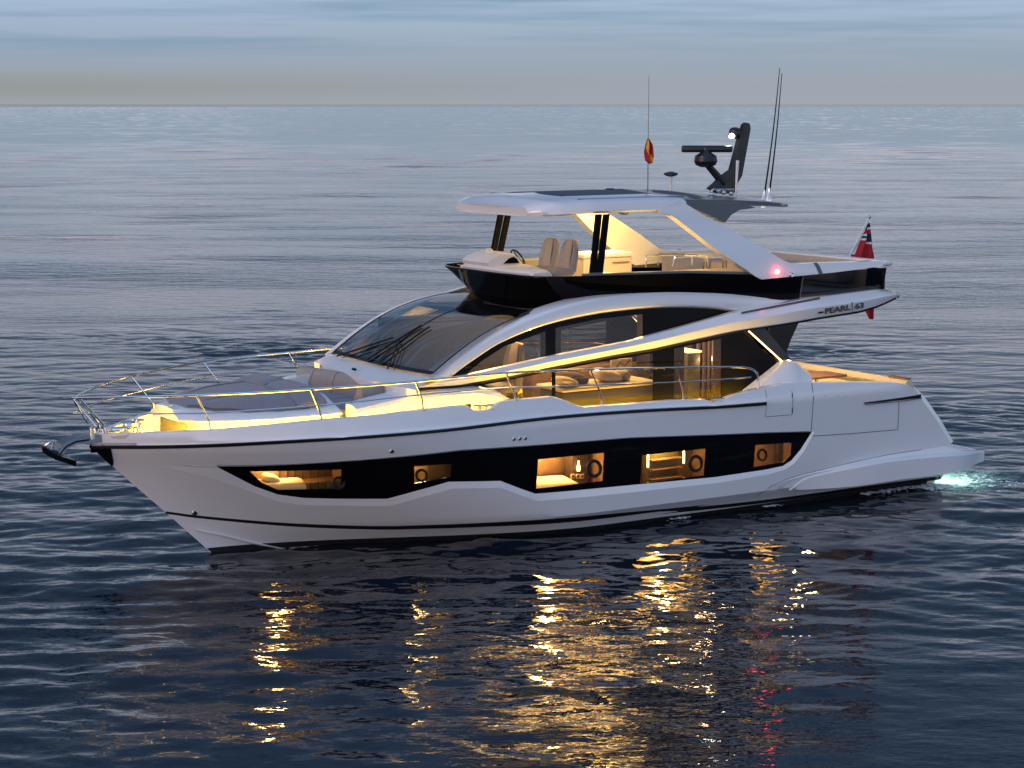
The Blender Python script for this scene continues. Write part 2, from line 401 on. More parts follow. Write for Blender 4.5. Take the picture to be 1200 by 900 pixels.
# open sea beyond: coarser waves out to four kilometres, rising out of the flat sheet some way off the yacht
fx = np.arange(-1080, 1081, 3.0); fy = [44.0]
while fy[-1] < 4200: fy.append(fy[-1] + max(1.2, fy[-1] * .003))
fy = np.array(fy); FX, FY = np.meshgrid(fx, fy, indexing='ij'); dyr = np.maximum(1.2, FY * .003)
WX = CC[0] + cR[0] * FX + fh[0] * FY; WY = CC[1] + cR[1] * FX + fh[1] * FY
HF = np.zeros_like(WX)
for i in range(46):
    lam = 4.2 * (15 / 4.2) ** rng.random(); a = R(90) - TH + rng.normal() * R(24); k = 2 * math.pi / lam
    HF += .0058 / k * np.sin(k * (WX * math.cos(a) + WY * math.sin(a)) + rng.random() * 6.283)
HN = rng.normal(size=WX.shape) * .015 * dyr
wn = np.clip((FY - 330) / 200, 0, 1); HF = HF * (1 - wn) + HN * wn
gust = sum(np.sin(WX * a + WY * b + c) for a, b, c in ((.031, .043, 1), (-.051, .022, 2.1), (.017, -.071, .4), (.09, .037, 3.3))) / 4
HF *= 1 + .45 * gust
outside = np.maximum.reduce([SX0 - WX, WX - SX1, SY0 - WY, WY - SY1]); fd = sst((outside + 8) / 40)
HF = fd * (HF + .22) - (1 - fd) * .12
k0 = len(Vv); idf = np.arange(FX.size).reshape(FX.shape) + k0
Vv = np.concatenate([Vv, np.stack([WX, WY, HF], -1).reshape(-1, 3)])
Q = np.concatenate([Q, np.stack([idf[:-1, :-1], idf[1:, :-1], idf[1:, 1:], idf[:-1, 1:]], -1).reshape(-1, 4)])
me.vertices.add(len(Vv)); me.vertices.foreach_set('co', Vv.ravel())
me.loops.add(Q.size); me.loops.foreach_set('vertex_index', Q.ravel().astype(np.int32))
me.polygons.add(len(Q)); me.polygons.foreach_set('loop_start', np.arange(0, Q.size, 4, dtype=np.int32))
me.polygons.foreach_set('use_smooth', np.ones(len(Q), bool)); me.update(calc_edges=True); me.validate()
sea = bpy.data.objects.new('sea', me); COL.objects.link(sea); tag(sea, kind='structure')
sm = bpy.data.materials.new('sea_water'); sm.use_nodes = True; t = sm.node_tree; b = t.nodes['Principled BSDF']; me.materials.append(sm)
b.inputs['Base Color'].default_value = (.006, .011, .019, 1); b.inputs['IOR'].default_value = 1.333; b.inputs['Roughness'].default_value = .04
geo = t.nodes.new('ShaderNodeNewGeometry')
def tn(scale, detail, sc, rot, rough=.55):
    mp = t.nodes.new('ShaderNodeMapping'); mp.vector_type = 'TEXTURE'; mp.inputs['Scale'].default_value = tuple(1 / q for q in sc); mp.inputs['Rotation'].default_value = (0, 0, -rot)
    t.links.new(geo.outputs['Position'], mp.inputs[0])
    n = t.nodes.new('ShaderNodeTexNoise'); n.inputs['Scale'].default_value = scale; n.inputs['Detail'].default_value = detail; n.inputs['Roughness'].default_value = rough
    t.links.new(mp.outputs[0], n.inputs[0]); return n
n1 = tn(2.6, 3, (.45, 1, 1), TH); n2 = tn(1.5, 3, (.45, 1, 1), TH + .1); n3 = tn(.11, 4, (.30, 1, 1), TH)
def math_(op, a, bb):
    k = t.nodes.new('ShaderNodeMath'); k.operation = op
    for i, q in enumerate((a, bb)):
        if hasattr(q, 'links'): t.links.new(q, k.inputs[i])
        else: k.inputs[i].default_value = q
    return k.outputs[0]
ln = t.nodes.new('ShaderNodeVectorMath'); ln.operation = 'DISTANCE'; t.links.new(geo.outputs['Position'], ln.inputs[0]); ln.inputs[1].default_value = (8, 0, 0)
far = t.nodes.new('ShaderNodeMapRange'); far.inputs['From Min'].default_value = 45; far.inputs['From Max'].default_value = 420; t.links.new(ln.outputs['Value'], far.inputs['Value'])
midw = t.nodes.new('ShaderNodeMapRange'); midw.inputs['From Min'].default_value = 25; midw.inputs['From Max'].default_value = 60; t.links.new(ln.outputs['Value'], midw.inputs['Value'])
pr = t.nodes.new('ShaderNodeMapRange'); pr.inputs['From Min'].default_value = .45; pr.inputs['From Max'].default_value = .68; pr.inputs['To Min'].default_value = .30; pr.inputs['To Max'].default_value = 1.25; t.links.new(n3.outputs['Fac'], pr.inputs['Value'])
n4 = tn(6.5, 2, (.6, 1, 1), TH - .2)
h1 = math_('ADD', math_('MULTIPLY', n1.outputs['Fac'], .027), math_('MULTIPLY', n4.outputs['Fac'], .0065))
h2 = math_('MULTIPLY', math_('MULTIPLY', n2.outputs['Fac'], .11), midw.outputs[0])
hh = math_('MULTIPLY', math_('ADD', h1, h2), pr.outputs[0])
bp = t.nodes.new('ShaderNodeBump'); bp.inputs['Distance'].default_value = 1.0; t.links.new(hh, bp.inputs['Height'])
st = t.nodes.new('ShaderNodeMapRange'); st.inputs['To Min'].default_value = 1.0; st.inputs['To Max'].default_value = .02; t.links.new(far.outputs[0], st.inputs['Value']); t.links.new(st.outputs[0], bp.inputs['Strength'])
t.links.new(bp.outputs[0], b.inputs['Normal'])
rg = t.nodes.new('ShaderNodeMapRange'); rg.inputs['To Min'].default_value = .04; rg.inputs['To Max'].default_value = .04; t.links.new(far.outputs[0], rg.inputs['Value']); t.links.new(rg.outputs[0], b.inputs['Roughness'])

# ================================================================== YACHT
yacht = empty('motor_yacht'); tag(yacht, 'white flybridge motor yacht with black window band and glowing cabins, lying on calm sea', 'yacht')
STEM = np.array([(-.22, 2.24), (-.20, 2.12), (.14, 1.78), (.62, 1.32), (1.15, .82), (2.0, 0.0), (2.6, -.5)])
def xstem(z): return float(np.interp(z, STEM[::-1, 1], STEM[::-1, 0])) - max(0, z - 2.24) * .1
ZM = [(-.6, 1.55), (0, 2.02), (.2, 2.15), (.42, 2.38), (.9, 2.46), (1.4, 2.51), (2.25, 2.58), (3.2, 2.58)]
def hb(x, z):
    wm = np.interp(z, [q[0] for q in ZM], [q[1] for q in ZM])
    t = x - xstem(z)
    if t <= 0: return 0.0
    s = min(1, max(0, z / 2.3)) ** .75
    a = sst(t / 7.2); tt = min(1, t / 6.0); c = 1 - (1 - tt) ** 2.3
    y = wm * ((1 - s) * a + s * c)
    y *= 1 - .05 * sst((x - 11.5) / 6)
    y -= max(0, z - 2.27) * .30 * min(1, t / 1.0)
    return max(0, float(y))
def Hs(u, v): p = onsurf(u, v, hb); return (p[0], p[2])
GUN = [(101, 520), (106, 513), (113, 510), (155, 508.5), (200, 506.8), (248, 504.5), (310, 499), (373, 493), (440, 487.5), (495, 480), (547, 475), (553, 480), (561, 482), (577, 480.5), (586, 471), (618, 468), (649, 465), (664, 470.5), (682, 477.5), (740, 473.5), (790, 469.5), (828, 468.5), (834, 471.5), (846, 470.5), (856, 465), (873, 460), (885, 457), (897, 454.5), (920, 450.5), (947, 448.5), (1000, 448), (1045, 448.5), (1063, 451), (1073, 456), (1078, 465)]
gun = [Hs(*p) for p in GUN]
gun[0] = (-.22, 2.26)
TR = [Hs(1078, 465), Hs(1098, 493), Hs(1114, 520)]
hull_out = [(p[0], p[1]) for p in STEM[:0:-1]] + gun + TR[1:] + [(TR[-1][0] + .02, .4), (17.55, -.5)]
# window band recess: outer edge (on the hull) and inner edge (where the glass sits)
BO = [(190, 546), (253, 545), (300, 545), (350, 543.5), (440, 537.5), (540, 527), (640, 520.5), (740, 512.5), (840, 509), (900, 506.5), (955, 505), (942, 529), (931, 543), (921, 550), (900, 556), (840, 566), (740, 577), (629, 587), (612, 581), (586, 571.5), (530, 572.5), (492, 583), (458, 593), (400, 592.5), (350, 591.5), (327, 588), (300, 578), (250, 561)]
BI = [(255, 547), (260, 547.2), (300, 547), (350, 545), (440, 539), (540, 529), (640, 522), (740, 514), (840, 510.5), (900, 508), (953, 506.5), (940, 527), (929, 540), (919, 546.5), (900, 550.5), (840, 559.5), (740, 569), (629, 579), (610, 572.5), (588, 564), (527, 565), (490, 575.5), (455, 585), (400, 585), (357, 584), (327, 580), (300, 570.5), (262, 551)]
bo = [Hs(*p) for p in BO]; bi = [Hs(*p) for p in BI]
HW = hull = None
hmb = panel(hull_out, hb, [bo], thick=.05, grid=.22, ed=.12)
hull, _ = both(hmb, 'hull', M['white'], yacht, 28)
# bevel ledge between hull skin and glazing
r0 = [np.array((x, -hb(x, z), z)) for x, z in bo]; r1 = [np.array((x, -hb(x, z) + .045, z)) for x, z in bi]
def dense2(a, b, n=6):
    A, B = [], []
    for i in range(len(a)):
        j = (i + 1) % len(a)
        for k in range(n):
            f = k / n; A.append(a[i] * (1 - f) + a[j] * f); B.append(b[i] * (1 - f) + b[j] * f)
    return A, B
A, Bq = dense2(r0, r1); A = [np.array((p[0], -hb(p[0], p[2]), p[2])) for p in A]; Bq = [np.array((p[0], -hb(p[0], p[2]) + .045, p[2])) for p in Bq]
mb = MB(); mb.loft([A + [A[0]], Bq + [Bq[0]]]); both(mb, 'window_ledge', M['white'], yacht, 20)
# windows in the band
WINS = [[(294, 553), (402, 550.5), (401, 573), (327, 574.5), (308, 566)],
        [(487, 547), (531, 544), (530, 559), (487, 567)],
        [(632, 539), (710, 531), (708, 564), (630, 573)],
        [(754, 534), (829, 526), (827, 557.5), (752, 567)],
        [(887, 522), (930, 519), (929, 533), (920, 542), (885, 548)]]
RINGS = [(397, 566, 6.5), (494, 557, 6.5), (696, 549, 9.5), (815, 543, 9.5), (893, 533, 7)]
hin = lambda x, z: hb(x, z) - .045
win = [[Hs(*p) for p in W] for W in WINS]
gmb = panel(bi, hin, win, thick=.02, grid=.25, ed=.12)
band_a, band_b = both(gmb, 'window_band', M['bglass'], yacht, 40)
CAB = []
for W, (ru, rv, rr) in zip(win, RINGS):
    pmb = panel(W, lambda x, z: hb(x, z) - .055, thick=0, grid=.3)
    pa = pmb.build('hull_window', M['hglass'], yacht); pmb.flipped().build('hull_window', M['hglass'], yacht)
    c = onsurf(ru, rv, hin); rad = rr * .0183
    e1 = np.array((.08, 0, 0)); q = np.array(onsurf(ru + 6, rv, hin)) - c; q /= np.linalg.norm(q); up = np.array((0, 0, 1.)); nn = np.cross(q, up); nn /= np.linalg.norm(nn)
    if nn[1] > 0: nn = -nn
    ring = MB(); rows = []
    for i in range(29):
        a = 2 * math.pi * i / 28; d = q * math.cos(a) + up * math.sin(a); row = []
        for (rf, of) in ((1.0, -.01), (1.0, .018), (.92, .03), (.72, .03), (.64, .018), (.64, -.01)): row.append(c + d * rad * rf + nn * of)
        rows.append(row)
    ring.loft(rows); ring.build('porthole_ring', M['rubber'], pa)
# rubbing strake, boot stripe, waterline paint, spray rail, panel gaps
def hull_strip(px, h, off, name, mt, par=yacht, n=90, hfun=None, tip=True, two=True):
    c = resamp(smooth_curve([Hs(*p) for p in px], 6), n); mb = MB(); rows = []
    for i, (x, z) in enumerate(c):
        k = h * (hfun(i / (n - 1)) if hfun else 1)
        row = []
        for dz, o in ((k, -.02), (k, off * .7), (k * .6, off), (-k * .6, off), (-k, off * .7), (-k, -.02)): row.append((x, -max(0, hb(x, z + dz)) - o, z + dz))
        rows.append(row)
    mb.loft(rows)
    return both(mb, name, mt, par) if two else mb.build(name, mt, par)
RUB = [(106, 524), (173, 524), (240, 522.5), (340, 517.5), (440, 511), (540, 502), (640, 490), (740, 482), (840, 477), (897, 473)]
hull_strip(RUB, .030, .045, 'rubbing_strake', M['rubber'])
hull_strip([(p[0], p[1] - 2.2) for p in RUB], .008, .050, 'strake_trim', M['steel'])
hull_strip([(194, 600.5), (240, 606.5), (340, 615), (440, 618.5), (500, 617.5), (600, 613.5), (700, 606.5), (800, 597), (900, 586), (1000, 572.5), (1104, 559)], .05, .006, 'boot_stripe', M['rubber'], hfun=lambda f: .45 + .75 * min(1, f * 2.5))
def strip_z(z0, z1, x0, x1, off, name, mt):
    mb = MB(); rows = []
    for x in np.r_[np.linspace(x0, x0 + 1.5, 20), np.linspace(x0 + 1.7, x1, 70)]:
        rows.append([(max(x, xstem(z) + .005), -hb(max(x, xstem(z) + .005), z) - off, z) for z in np.linspace(z1, z0, 5)])
    mb.loft(rows); both(mb, name, mt, yacht)
strip_z(-.5, .10, 1.85, 17.5, .005, 'antifouling', M['antifoul'])
hull_strip([(229, 621), (262, 628), (300, 637), (338, 644)], .022, .035, 'spray_rail', M['white'], n=30, hfun=lambda f: math.sin(math.pi * min(1, .08 + f * .92)) ** .5 + .05)
hull_strip([(224, 546), (238, 546.2), (254, 546.5)], .006, .012, 'knuckle', M['white'], n=12)
def groove(px, r=.007, name='panel_gap', mt=None):
    pts = [onsurf(u, v, hb, off=.002) for u, v in px]; pts = dens(pts, .12); pts = [np.array((p[0], -hb(p[0], p[2]) - .001, p[2])) for p in pts]
    mb = MB(); mb.tube(pts, r, 6); mb.build(name, mt or M['line'], yacht)
groove([(951, 449), (950.5, 505)]); groove([(953, 511), (1000, 508), (1052, 503.5), (1053.5, 470)])
groove([(897, 457), (897, 488.5), (928, 486), (928, 458)], .005)
for v in ((461, 466), (478, 484)): groove([(928.5, v[0]), (928.5, v[1])], .012, 'hinge', M['rubber'])
hull_strip([(1012, 472.5), (1030, 470.5), (1055, 467.5), (1079, 464)], .035, .014, 'quarter_vent', M['black'], n=20, hfun=lambda f: .45 + .6 * f)
hull_strip([(1013, 474.2), (1030, 472.4), (1055, 470), (1080, 466.5)], .008, .03, 'vent_trim', M['steel'], n=20)
for (u, v) in ((967, 463.5), (981, 464), (990, 464.5), (1005, 466), (1019, 466.5)):
    p = onsurf(u, v, hb); MB().lathe([(.0, .0), (.012, .0), (.010, .012), (0, .014)], p, 8, 'Y').build('courtesy_light', M['steel'], yacht)
for (u, v, s) in ((602, 514.5, 1), (609, 514, 1), (615.5, 513.5, 1), (459, 528.5, 1.3), (228, 600.5, 1.6)):
    p = onsurf(u, v, hb); mb = MB(); mb.lathe([(.030 * s, -.02), (.034 * s, .012), (.022 * s, .022), (.020 * s, .005), (0, .0)], p, 12, 'Y'); f = mb.build('hull_fitting', M['steel'], yacht)
    MB().lathe([(0, 0), (.018 * s, .0), (.018 * s, .02), (0, .021)], p, 10, 'Y').build('fitting_bore', M['rubber'], f)
# black stem cap
mb = MB(); rows = []
for f in np.linspace(0, 1, 14):
    x0, z0 = np.array(Hs(106, 525)) * (1 - f) + np.array((.45, 1.50)) * f
    z0 = 2.17 * (1 - f) + 1.76 * f
    wd_ = .27 * (1 - f) ** .8 + .015
    xs = xstem(z0) - .012; row = []
    for g in np.linspace(-1, 1, 9):
        x = xs + abs(g) * wd_; row.append((x, math.copysign(hb(x + .012, z0) + .006, g) if g else 0, z0))
    rows.append(row)
mb.loft(rows); mb.build('stem_guard', M['black'], yacht)
# gunwale cap and inner bulwark
gc = [p for p in resamp(gun[1:], 150)]
mb = MB(); rows = []
for x, z in gc:
    o = hb(x, z); i = max(o - .16, 0.0); dk = 2.02 if x < 7.0 else 1.86
    dk = min(dk, z - .1)
    if x > 13.3: dk = 1.3
    rows.append([(x, -o, z), (x, -(o - .03) if o > .05 else -o, z + .012), (x, -i - .03 if i > 0 else 0, z + .012), (x, -i, z), (x, -i, dk)])
mb.loft(rows); mb.mirror(); mb.build('bulwark', M['white'], yacht)
# transom chamfer
ch = []
for (x, z) in resamp([Hs(1070, 453)] + TR, 30):
    ch.append((x, z))
mb = MB(); rows = []
for i, (x, z) in enumerate(ch):
    y = hb(x, z); k = min(1, i / 6) * .20 + .01
    rows.append([(x, -y, z), (x + k * .9, -(y - k * .55), z + .02), (x + k * 1.15, -(y - k * 1.5), z + .01), (x + k * 1.2, -.0, z)])
mb.loft(rows[::-1]); mb.mirror(); mb.build('transom', M['white'], yacht, 25)
# stern sponsons and bathing platform
cre = resamp(smooth_curve([Hs(*p) for p in ((887, 581), (903, 570), (923, 561), (957, 552), (1000, 541.5), (1040, 533), (1080, 527), (1116, 521))], 6), 50)
sup = resamp(smooth_curve([aty(*p, -2.56)[[0, 2]] for p in ((934, 575.5), (940, 569), (947, 563), (960, 558), (1000, 548), (1040, 540), (1100, 534))] + [aty(1130, 531, -2.42)[[0, 2]], aty(1153, 528, -2.21)[[0, 2]]], 6), 50)
slo = resamp(smooth_curve([aty(*p, -2.56)[[0, 2]] for p in ((934, 576.5), (960, 575), (1000, 571), (1050, 563), (1105, 556))] + [aty(1130, 549, -2.42)[[0, 2]], aty(1153, 541, -2.21)[[0, 2]]], 6), 50)
mb = MB(); rows = []
for i in range(50):
    f = i / 49
    a = cre[i]; u_ = sup[i]; d = slo[i]
    base = hb(min(u_[0], 17.3), u_[1]); ys = base + .012 + (2.56 - base) * sst(f * 2.4)
    if f > .75: ys -= .35 * sst((f - .75) / .25) ** 2
    ca = (a[0], -hb(min(a[0], 17.6), a[1]) - .002, a[1])
    mx, mz = a[0] * .45 + u_[0] * .55, a[1] * .3 + u_[1] * .7
    mid = (mx, -(hb(min(mx, 17.3), mz) + .006 + (ys - base) * .22), mz)
    rows.append([ca, mid, (u_[0], -(ys - .05), u_[1]), (u_[0] + .01, -ys, u_[1] - .03), (d[0], -(ys - .03), d[1]), (d[0], -(ys - .5), d[1] - .02)])
mb.loft(rows); both(mb, 'stern_sponson', M['white'], yacht, 40)
groove([(887, 581), (903, 570), (923, 561), (957, 552), (1000, 541.5), (1040, 533), (1080, 527)], .006)
pe = sup[-1]
def plat(z0, z1, ins):
    xe = pe[0] - ins
    half = [(xe, 0), (xe, 1.7), (xe - .05, 2.0 - ins * .5), (xe - .25, 2.25 - ins), (xe - .9, 2.45 - ins), (17.2, 2.45 - ins)]
    half = [(p[0], p[1]) for p in half]
    return [(x, -y) for x, y in half] + [(x, y) for x, y in half[::-1][:-1]]
mb = MB(); zt = pe[1] + .005
mb.prismz(plat(0, 0, 0), zt - .16, zt); pf = mb.build('bathing_platform', M['white'], yacht)
mb = MB(); mb.prismz(plat(0, 0, .14), zt + .001, zt + .012); mb.build('teak_deck', M['teak'], pf)

# ---------------- decks
def deck(xs, wf, z, name, mt, par=yacht, th=.05):
    mb = MB(); mb.loft([[(x, -wf(x), z - th), (x, -wf(x), z), (x, 0, z + .02), (x, wf(x), z), (x, wf(x), z - th)] for x in xs]); return mb.build(name, mt, par)
deck(np.linspace(.45, 7.2, 40), lambda x: max(.0, hb(x, 1.92) - .12), 2.02, 'foredeck', M['white2'])
deck(np.linspace(6.8, 14.2, 30), lambda x: hb(x, 2.0) - .10, 1.80, 'side_deck', M['teak'])
deck(np.linspace(13.6, 17.5, 12), lambda x: hb(x, 1.5) - .12, 1.32, 'cockpit_sole', M['teak'])
# ---------------- foredeck trunk
def trw(x): return float(np.interp(x, [1.15, 1.4, 1.9, 2.5, 3.1, 3.75], [.62, .92, 1.30, 1.58, 1.70, 1.76]))
def trz(x): return float(np.interp(x, [1.15, 1.5, 2.5, 3.75], [2.60, 2.60, 2.63, 2.66]))
mb = MB(); rows = []
for x in np.linspace(1.15, 3.75, 34):
    wv, z = trw(x), trz(x); zc = z + .12 + .10 * sst((x - 1.2) / 1.2)
    h = [(x, wv - .10, 2.0), (x, wv - .10, z - .085), (x, wv - .02, z - .07), (x, wv, z - .04), (x, wv - .04, z), (x, wv - .20, z + .05), (x, wv * .6, zc), (x, 0, zc + .02)]
    rows.append([(a, -y_, c) for a, y_, c in h] + [(a, y_, c) for a, y_, c in h[::-1][1:]])
mb.loft(rows)
n = len(rows[0]); mb.put(rows[0], [tuple(range(n))]); mb.put(rows[-1], [tuple(range(n))[::-1]])
trunk = mb.build('foredeck_trunk', M['white'], yacht, 35)
# recess in the front of the trunk
mb = MB(); xf = 1.145
op = [atx(188, 488, xf), atx(219, 498, xf), atx(218, 507, xf), atx(188, 509, xf)]
ci = sum(op) / 4
mb.put([p + np.array((-.004, 0, 0)) for p in op] + [p + np.array((.0, 0, 0)) for p in op], [(0, 1, 2, 3), (7, 6, 5, 4)] + [(i, (i + 1) % 4, (i + 1) % 4 + 4, i + 4) for i in range(4)])
mb.build('locker_recess', M['olive'], trunk)
# sunpad cushions
def padtop(x, y):
    wv, z = trw(x), trz(x); zc = z + .12 + .10 * sst((x - 1.2) / 1.2)
    return float(np.interp(abs(y), [0, wv * .6, wv - .2, wv], [zc + .02, zc, z + .05, z]))
def cushion(name, half, th, mt, label, group=None, y0=-1, y1=1, par=None):
    # half: list of (x, w) stations; a soft slab lying on the trunk
    xs = np.array([h[0] for h in half]); ws = np.array([h[1] for h in half]); rows = []
    N1 = 22
    for i, f in enumerate(np.linspace(0, 1, N1)):
        x = xs[0] + (xs[-1] - xs[0]) * f; wv = np.interp(x, xs, ws); e = min(f, 1 - f)
        row = []
        for g in np.linspace(-1, 1, 19):
            gg = (y0 + y1) / 2 + g * (y1 - y0) / 2; y = wv * gg; d = min(e * 3.0, (1 - abs(g)) * 1.2)
            hgt = th * (sst(d / .12) ** .5) * (.94 + .06 * math.sin(4 * x + 3 * y))
            row.append((x, y, padtop(x, y) + .004 + hgt))
        rows.append(row)
    mb = MB(); mb.loft(rows); o = mb.build(name, mt, par, 60)
    return o
pad = cushion('sunpad_cushion', [(1.38, .42), (1.7, .85), (2.2, 1.22), (2.7, 1.42), (3.25, 1.50)], .07, M['grey'], '')
for yy in (-.5, .5):
    mb = MB(); mb.tube([(x, yy * float(np.interp(x, [1.38, 1.7, 2.2, 2.7, 3.25], [.42, .85, 1.22, 1.42, 1.50])) , padtop(x, yy * 1.4) + .078) for x in lin(1.5, 3.15, 18)], .007, 5); mb.build('seam', M['pipe'], pad)
PW = lambda x: float(np.interp(x, [1.38, 1.7, 2.2, 2.7, 3.25], [.42, .85, 1.22, 1.42, 1.50]))
mb = MB(); mb.tube([(x, -PW(x) - .01, padtop(x, PW(x)) + .045) for x in lin(1.4, 3.24, 24)], .011, 5); mb.build('piping', M['pipe'], pad)
mb = MB(); mb.tube([(x, PW(x) + .01, padtop(x, PW(x)) + .045) for x in lin(1.4, 3.24, 24)], .011, 5); mb.build('piping', M['pipe'], pad)
tag(pad, 'large grey sunbathing cushion on the white foredeck trunk', 'cushion')
# bolsters (two) at the after edge of the sunpad
for y0, y1, lab in ((-.99, -.03, 'grey bolster cushion at the after edge of the sunpad, nearer half'), (.03, .99, 'grey bolster cushion at the after edge of the sunpad, farther half')):
    rows = []
    for g in np.linspace(y0, y1, 16):
        y = 1.50 * g; k = min(1, min(g - y0, y1 - g) / .06 + .55); row = []
        for (dx, dz) in ((0, .0), (-.02, .05), (.08, .11), (.28, .14), (.46, .135), (.54, .09), (.55, 0)):
            row.append((3.06 + dx, y, padtop(3.2, y) + .03 + dz * k))
        rows.append(row)
    mb = MB(); mb.loft(rows); mb.put(rows[0], [tuple(range(7))[::-1]]); mb.put(rows[-1], [tuple(range(7))]); o = mb.build('bolster_cushion', M['grey'], None, 50); tag(o, lab, 'cushion', 'bolsters on the foredeck sunpad')
# ---------------- forward coachroof shoulders and bow sofa
def shoulder():
    mb = MB(); rows = []
    TOP = [(3.95, 2.74), (4.4, 2.82), (5.0, 2.90), (5.6, 2.93), (6.4, 2.93), (6.85, 2.82), (7.25, 2.58), (7.45, 2.35)]
    for x in np.linspace(3.95, 7.45, 36):
        zt = np.interp(x, [p[0] for p in TOP], [p[1] for p in TOP]); yo = 1.92 + .04 * sst((x - 4) / 3) - .06 * (1 - sst((x - 3.95) / .3))
        yi = 1.50
        rows.append([(x, -yo + .10, 1.82), (x, -yo + .10, zt - .33), (x, -yo + .02, zt - .28), (x, -yo, zt - .20), (x, -yo - .05, zt - .13), (x, -yo - .03, zt - .05), (x, -yo + .10, zt), (x, -yi, zt + .01), (x, -yi, 1.82)])
    mb.loft(rows, caps=True); return mb
both(shoulder(), 'coachroof_shoulder', M['white'], yacht, 30)
# sofa across the front of the windscreen
sofa = empty('bow_sofa', (4.8, 0, 2.0)); tag(sofa, 'grey seat and taupe backrest sofa in the foredeck well below the windscreen', 'sofa')
mb = MB(); mb.box((4.55, 0, 2.22), (1.0, 2.3, .42)); mb.build('base', M['white2'], sofa)
mb = MB()
for i in range(2): mb.box((4.46, -.58 + i * 1.16, 2.52), (.92, 1.14, .18), 0, .06)
mb.build('seat', M['grey'], sofa, 50)
mb = MB(); rows = []
BK = smooth_curve([(4.35, -1.25), (4.75, -1.18), (4.97, -.85), (5.05, 0), (4.97, .85), (4.9, 1.4), (4.75, 1.9)], 7)
for i, p in enumerate(BK):
    a = BK[max(0, i - 1)]; b_ = BK[min(len(BK) - 1, i + 1)]; tn_ = (b_ - a) / np.linalg.norm(b_ - a); nn = np.array((-tn_[1], tn_[0]))
    row = []
    for o_, z in ((.17, 2.56), (.13, 2.80), (.06, 2.95), (-.02, 2.99), (-.10, 2.96), (-.12, 2.85), (-.10, 2.5)):
        row.append((p[0] + nn[0] * o_, p[1] + nn[1] * o_, z))
    rows.append(row)
mb.loft(rows, caps=True); sbk = mb.build('backrest', M['taupe'], sofa, 50)
for i_ in (9, 18, 27, 36):
    if i_ < len(rows): MB().tube([np.array(q_) for q_ in rows[i_][:6]], .007, 5).build('seam', M['pipe'], sbk)

# ---------------- house: arch, sheer band, glazing
def hs(x, z=0): return 1.86 + .16 * float(sst((x - 5) / 4)) - .02 * max(0, z - 3)
def wb(x): return hs(x) + .07 + .36 * float(sst((x - 9.5) / 4.5))
hsf = lambda x, z: hs(x, z)
wbf = lambda x, z: wb(x)
def cpx(px, fn): return [onsurf(u, v, fn)[[0, 2]] for u, v in px]
AU = cpx([(499, 446), (503, 443), (520, 429), (540, 415), (580, 390), (620, 370), (660, 356), (700, 347), (750, 342), (800, 340), (850, 341), (900, 345), (930, 348.5), (946, 351.5)], hsf)
AL = cpx([(520, 447), (532, 440), (545, 430), (560, 419.5), (590, 401), (640, 382), (700, 369), (760, 362.5), (800, 361.5), (840, 363), (870, 366.5), (905, 361), (930, 356), (946, 352.5)], hsf)
BU = cpx([(518, 446), (540, 441), (566, 436), (650, 417), (740, 400), (800, 384), (859, 368.5), (900, 361.5), (947, 352), (990, 346.5), (1036, 340.5), (1046, 341), (1055, 345)], wbf)
BL = cpx([(490, 455), (520, 453.5), (540, 452), (600, 441.5), (647, 431), (720, 417), (765, 410), (862, 389), (880, 386), (929.5, 378.5), (959.5, 373), (1010, 365), (1030, 359), (1045, 352.5), (1055.5, 347)], wbf)
n = 90
au, al = resamp(smooth_curve(AU, 5), n), resamp(smooth_curve(AL, 5), n)
mb = MB(); rows = []
for i in range(n):
    (xu, zu), (xl, zl) = au[i], al[i]; yu, yl = hs(xu, zu), hs(xl, zl)
    f = i / (n - 1)
    P = lambda k, dy: (xu + (xl - xu) * k, -(yu + (yl - yu) * k) - dy, zu + (zl - zu) * k)
    rows.append([(xu + .04, -yu + .30, zu + .015), P(0, -.10), P(.10, -.01), P(.25, .035), P(.5, .055), P(.80, .05), P(.88, .035), P(1, -.06), (xl, -yl + .12, zl - .005)])
mb.loft(rows); both(mb, 'roof_arch', M['white'], yacht, 24)
bu, bl = resamp(BU, n), resamp(BL, n)
mb = MB(); rows = []
for i in range(n):
    (xu, zu), (xl, zl) = bu[i], bl[i]; yu, yl = wb(xu), wb(xl); f = i / (n - 1)
    k = .12 + .30 * sst((f - .25) / .4); top = .03 + .20 * sst((f - .35) / .5)
    P = lambda q, dy: (xu + (xl - xu) * q, -(yu + (yl - yu) * q) - dy, zu + (zl - zu) * q)
    ks = .45
    inn = .10 + .5 * sst((f - .55) / .3)
    rows.append([(xu, -yu + top + inn, zu + .004), P(0, -top), P(ks - .05, -.008), P(ks, 0), P(ks + .06, -.004), P(.97, -.05), P(1, -.065), (xl, -yl + .12, zl + .005), (xl, -yl + .12 + inn, zl + .02)])
mb.loft(rows, caps=True); wing_a, wing_b = both(mb, 'sheer_band', M['white'], yacht, 22)
# black shadow-gap strip under the band
mb = MB(); rows = []
for i in range(n):
    xl, zl = bl[i]; yl = wb(xl); rows.append([(xl, -yl + .045, zl + .004), (xl, -yl + .055, zl - .035), (xl, -yl + .2, zl - .035)])
mb.loft(rows); both(mb, 'band_seal', M['rubber'], yacht)
# dark inlay where the arch runs into the band
mb = MB(); rows = []
for f in np.linspace(0, 1, 12):
    u = 868 + 92 * f; v = 368 - 17.5 * f; p = onsurf(u, v, wbf, off=-.08 - .1 * f); q = onsurf(u, v - 2.6, wbf, off=-.08 - .1 * f); rows.append([p + np.array((0, -.02, 0)), q + np.array((0, -.02, 0))])
mb.loft(rows); both(mb, 'band_inlay', M['coam'], yacht)
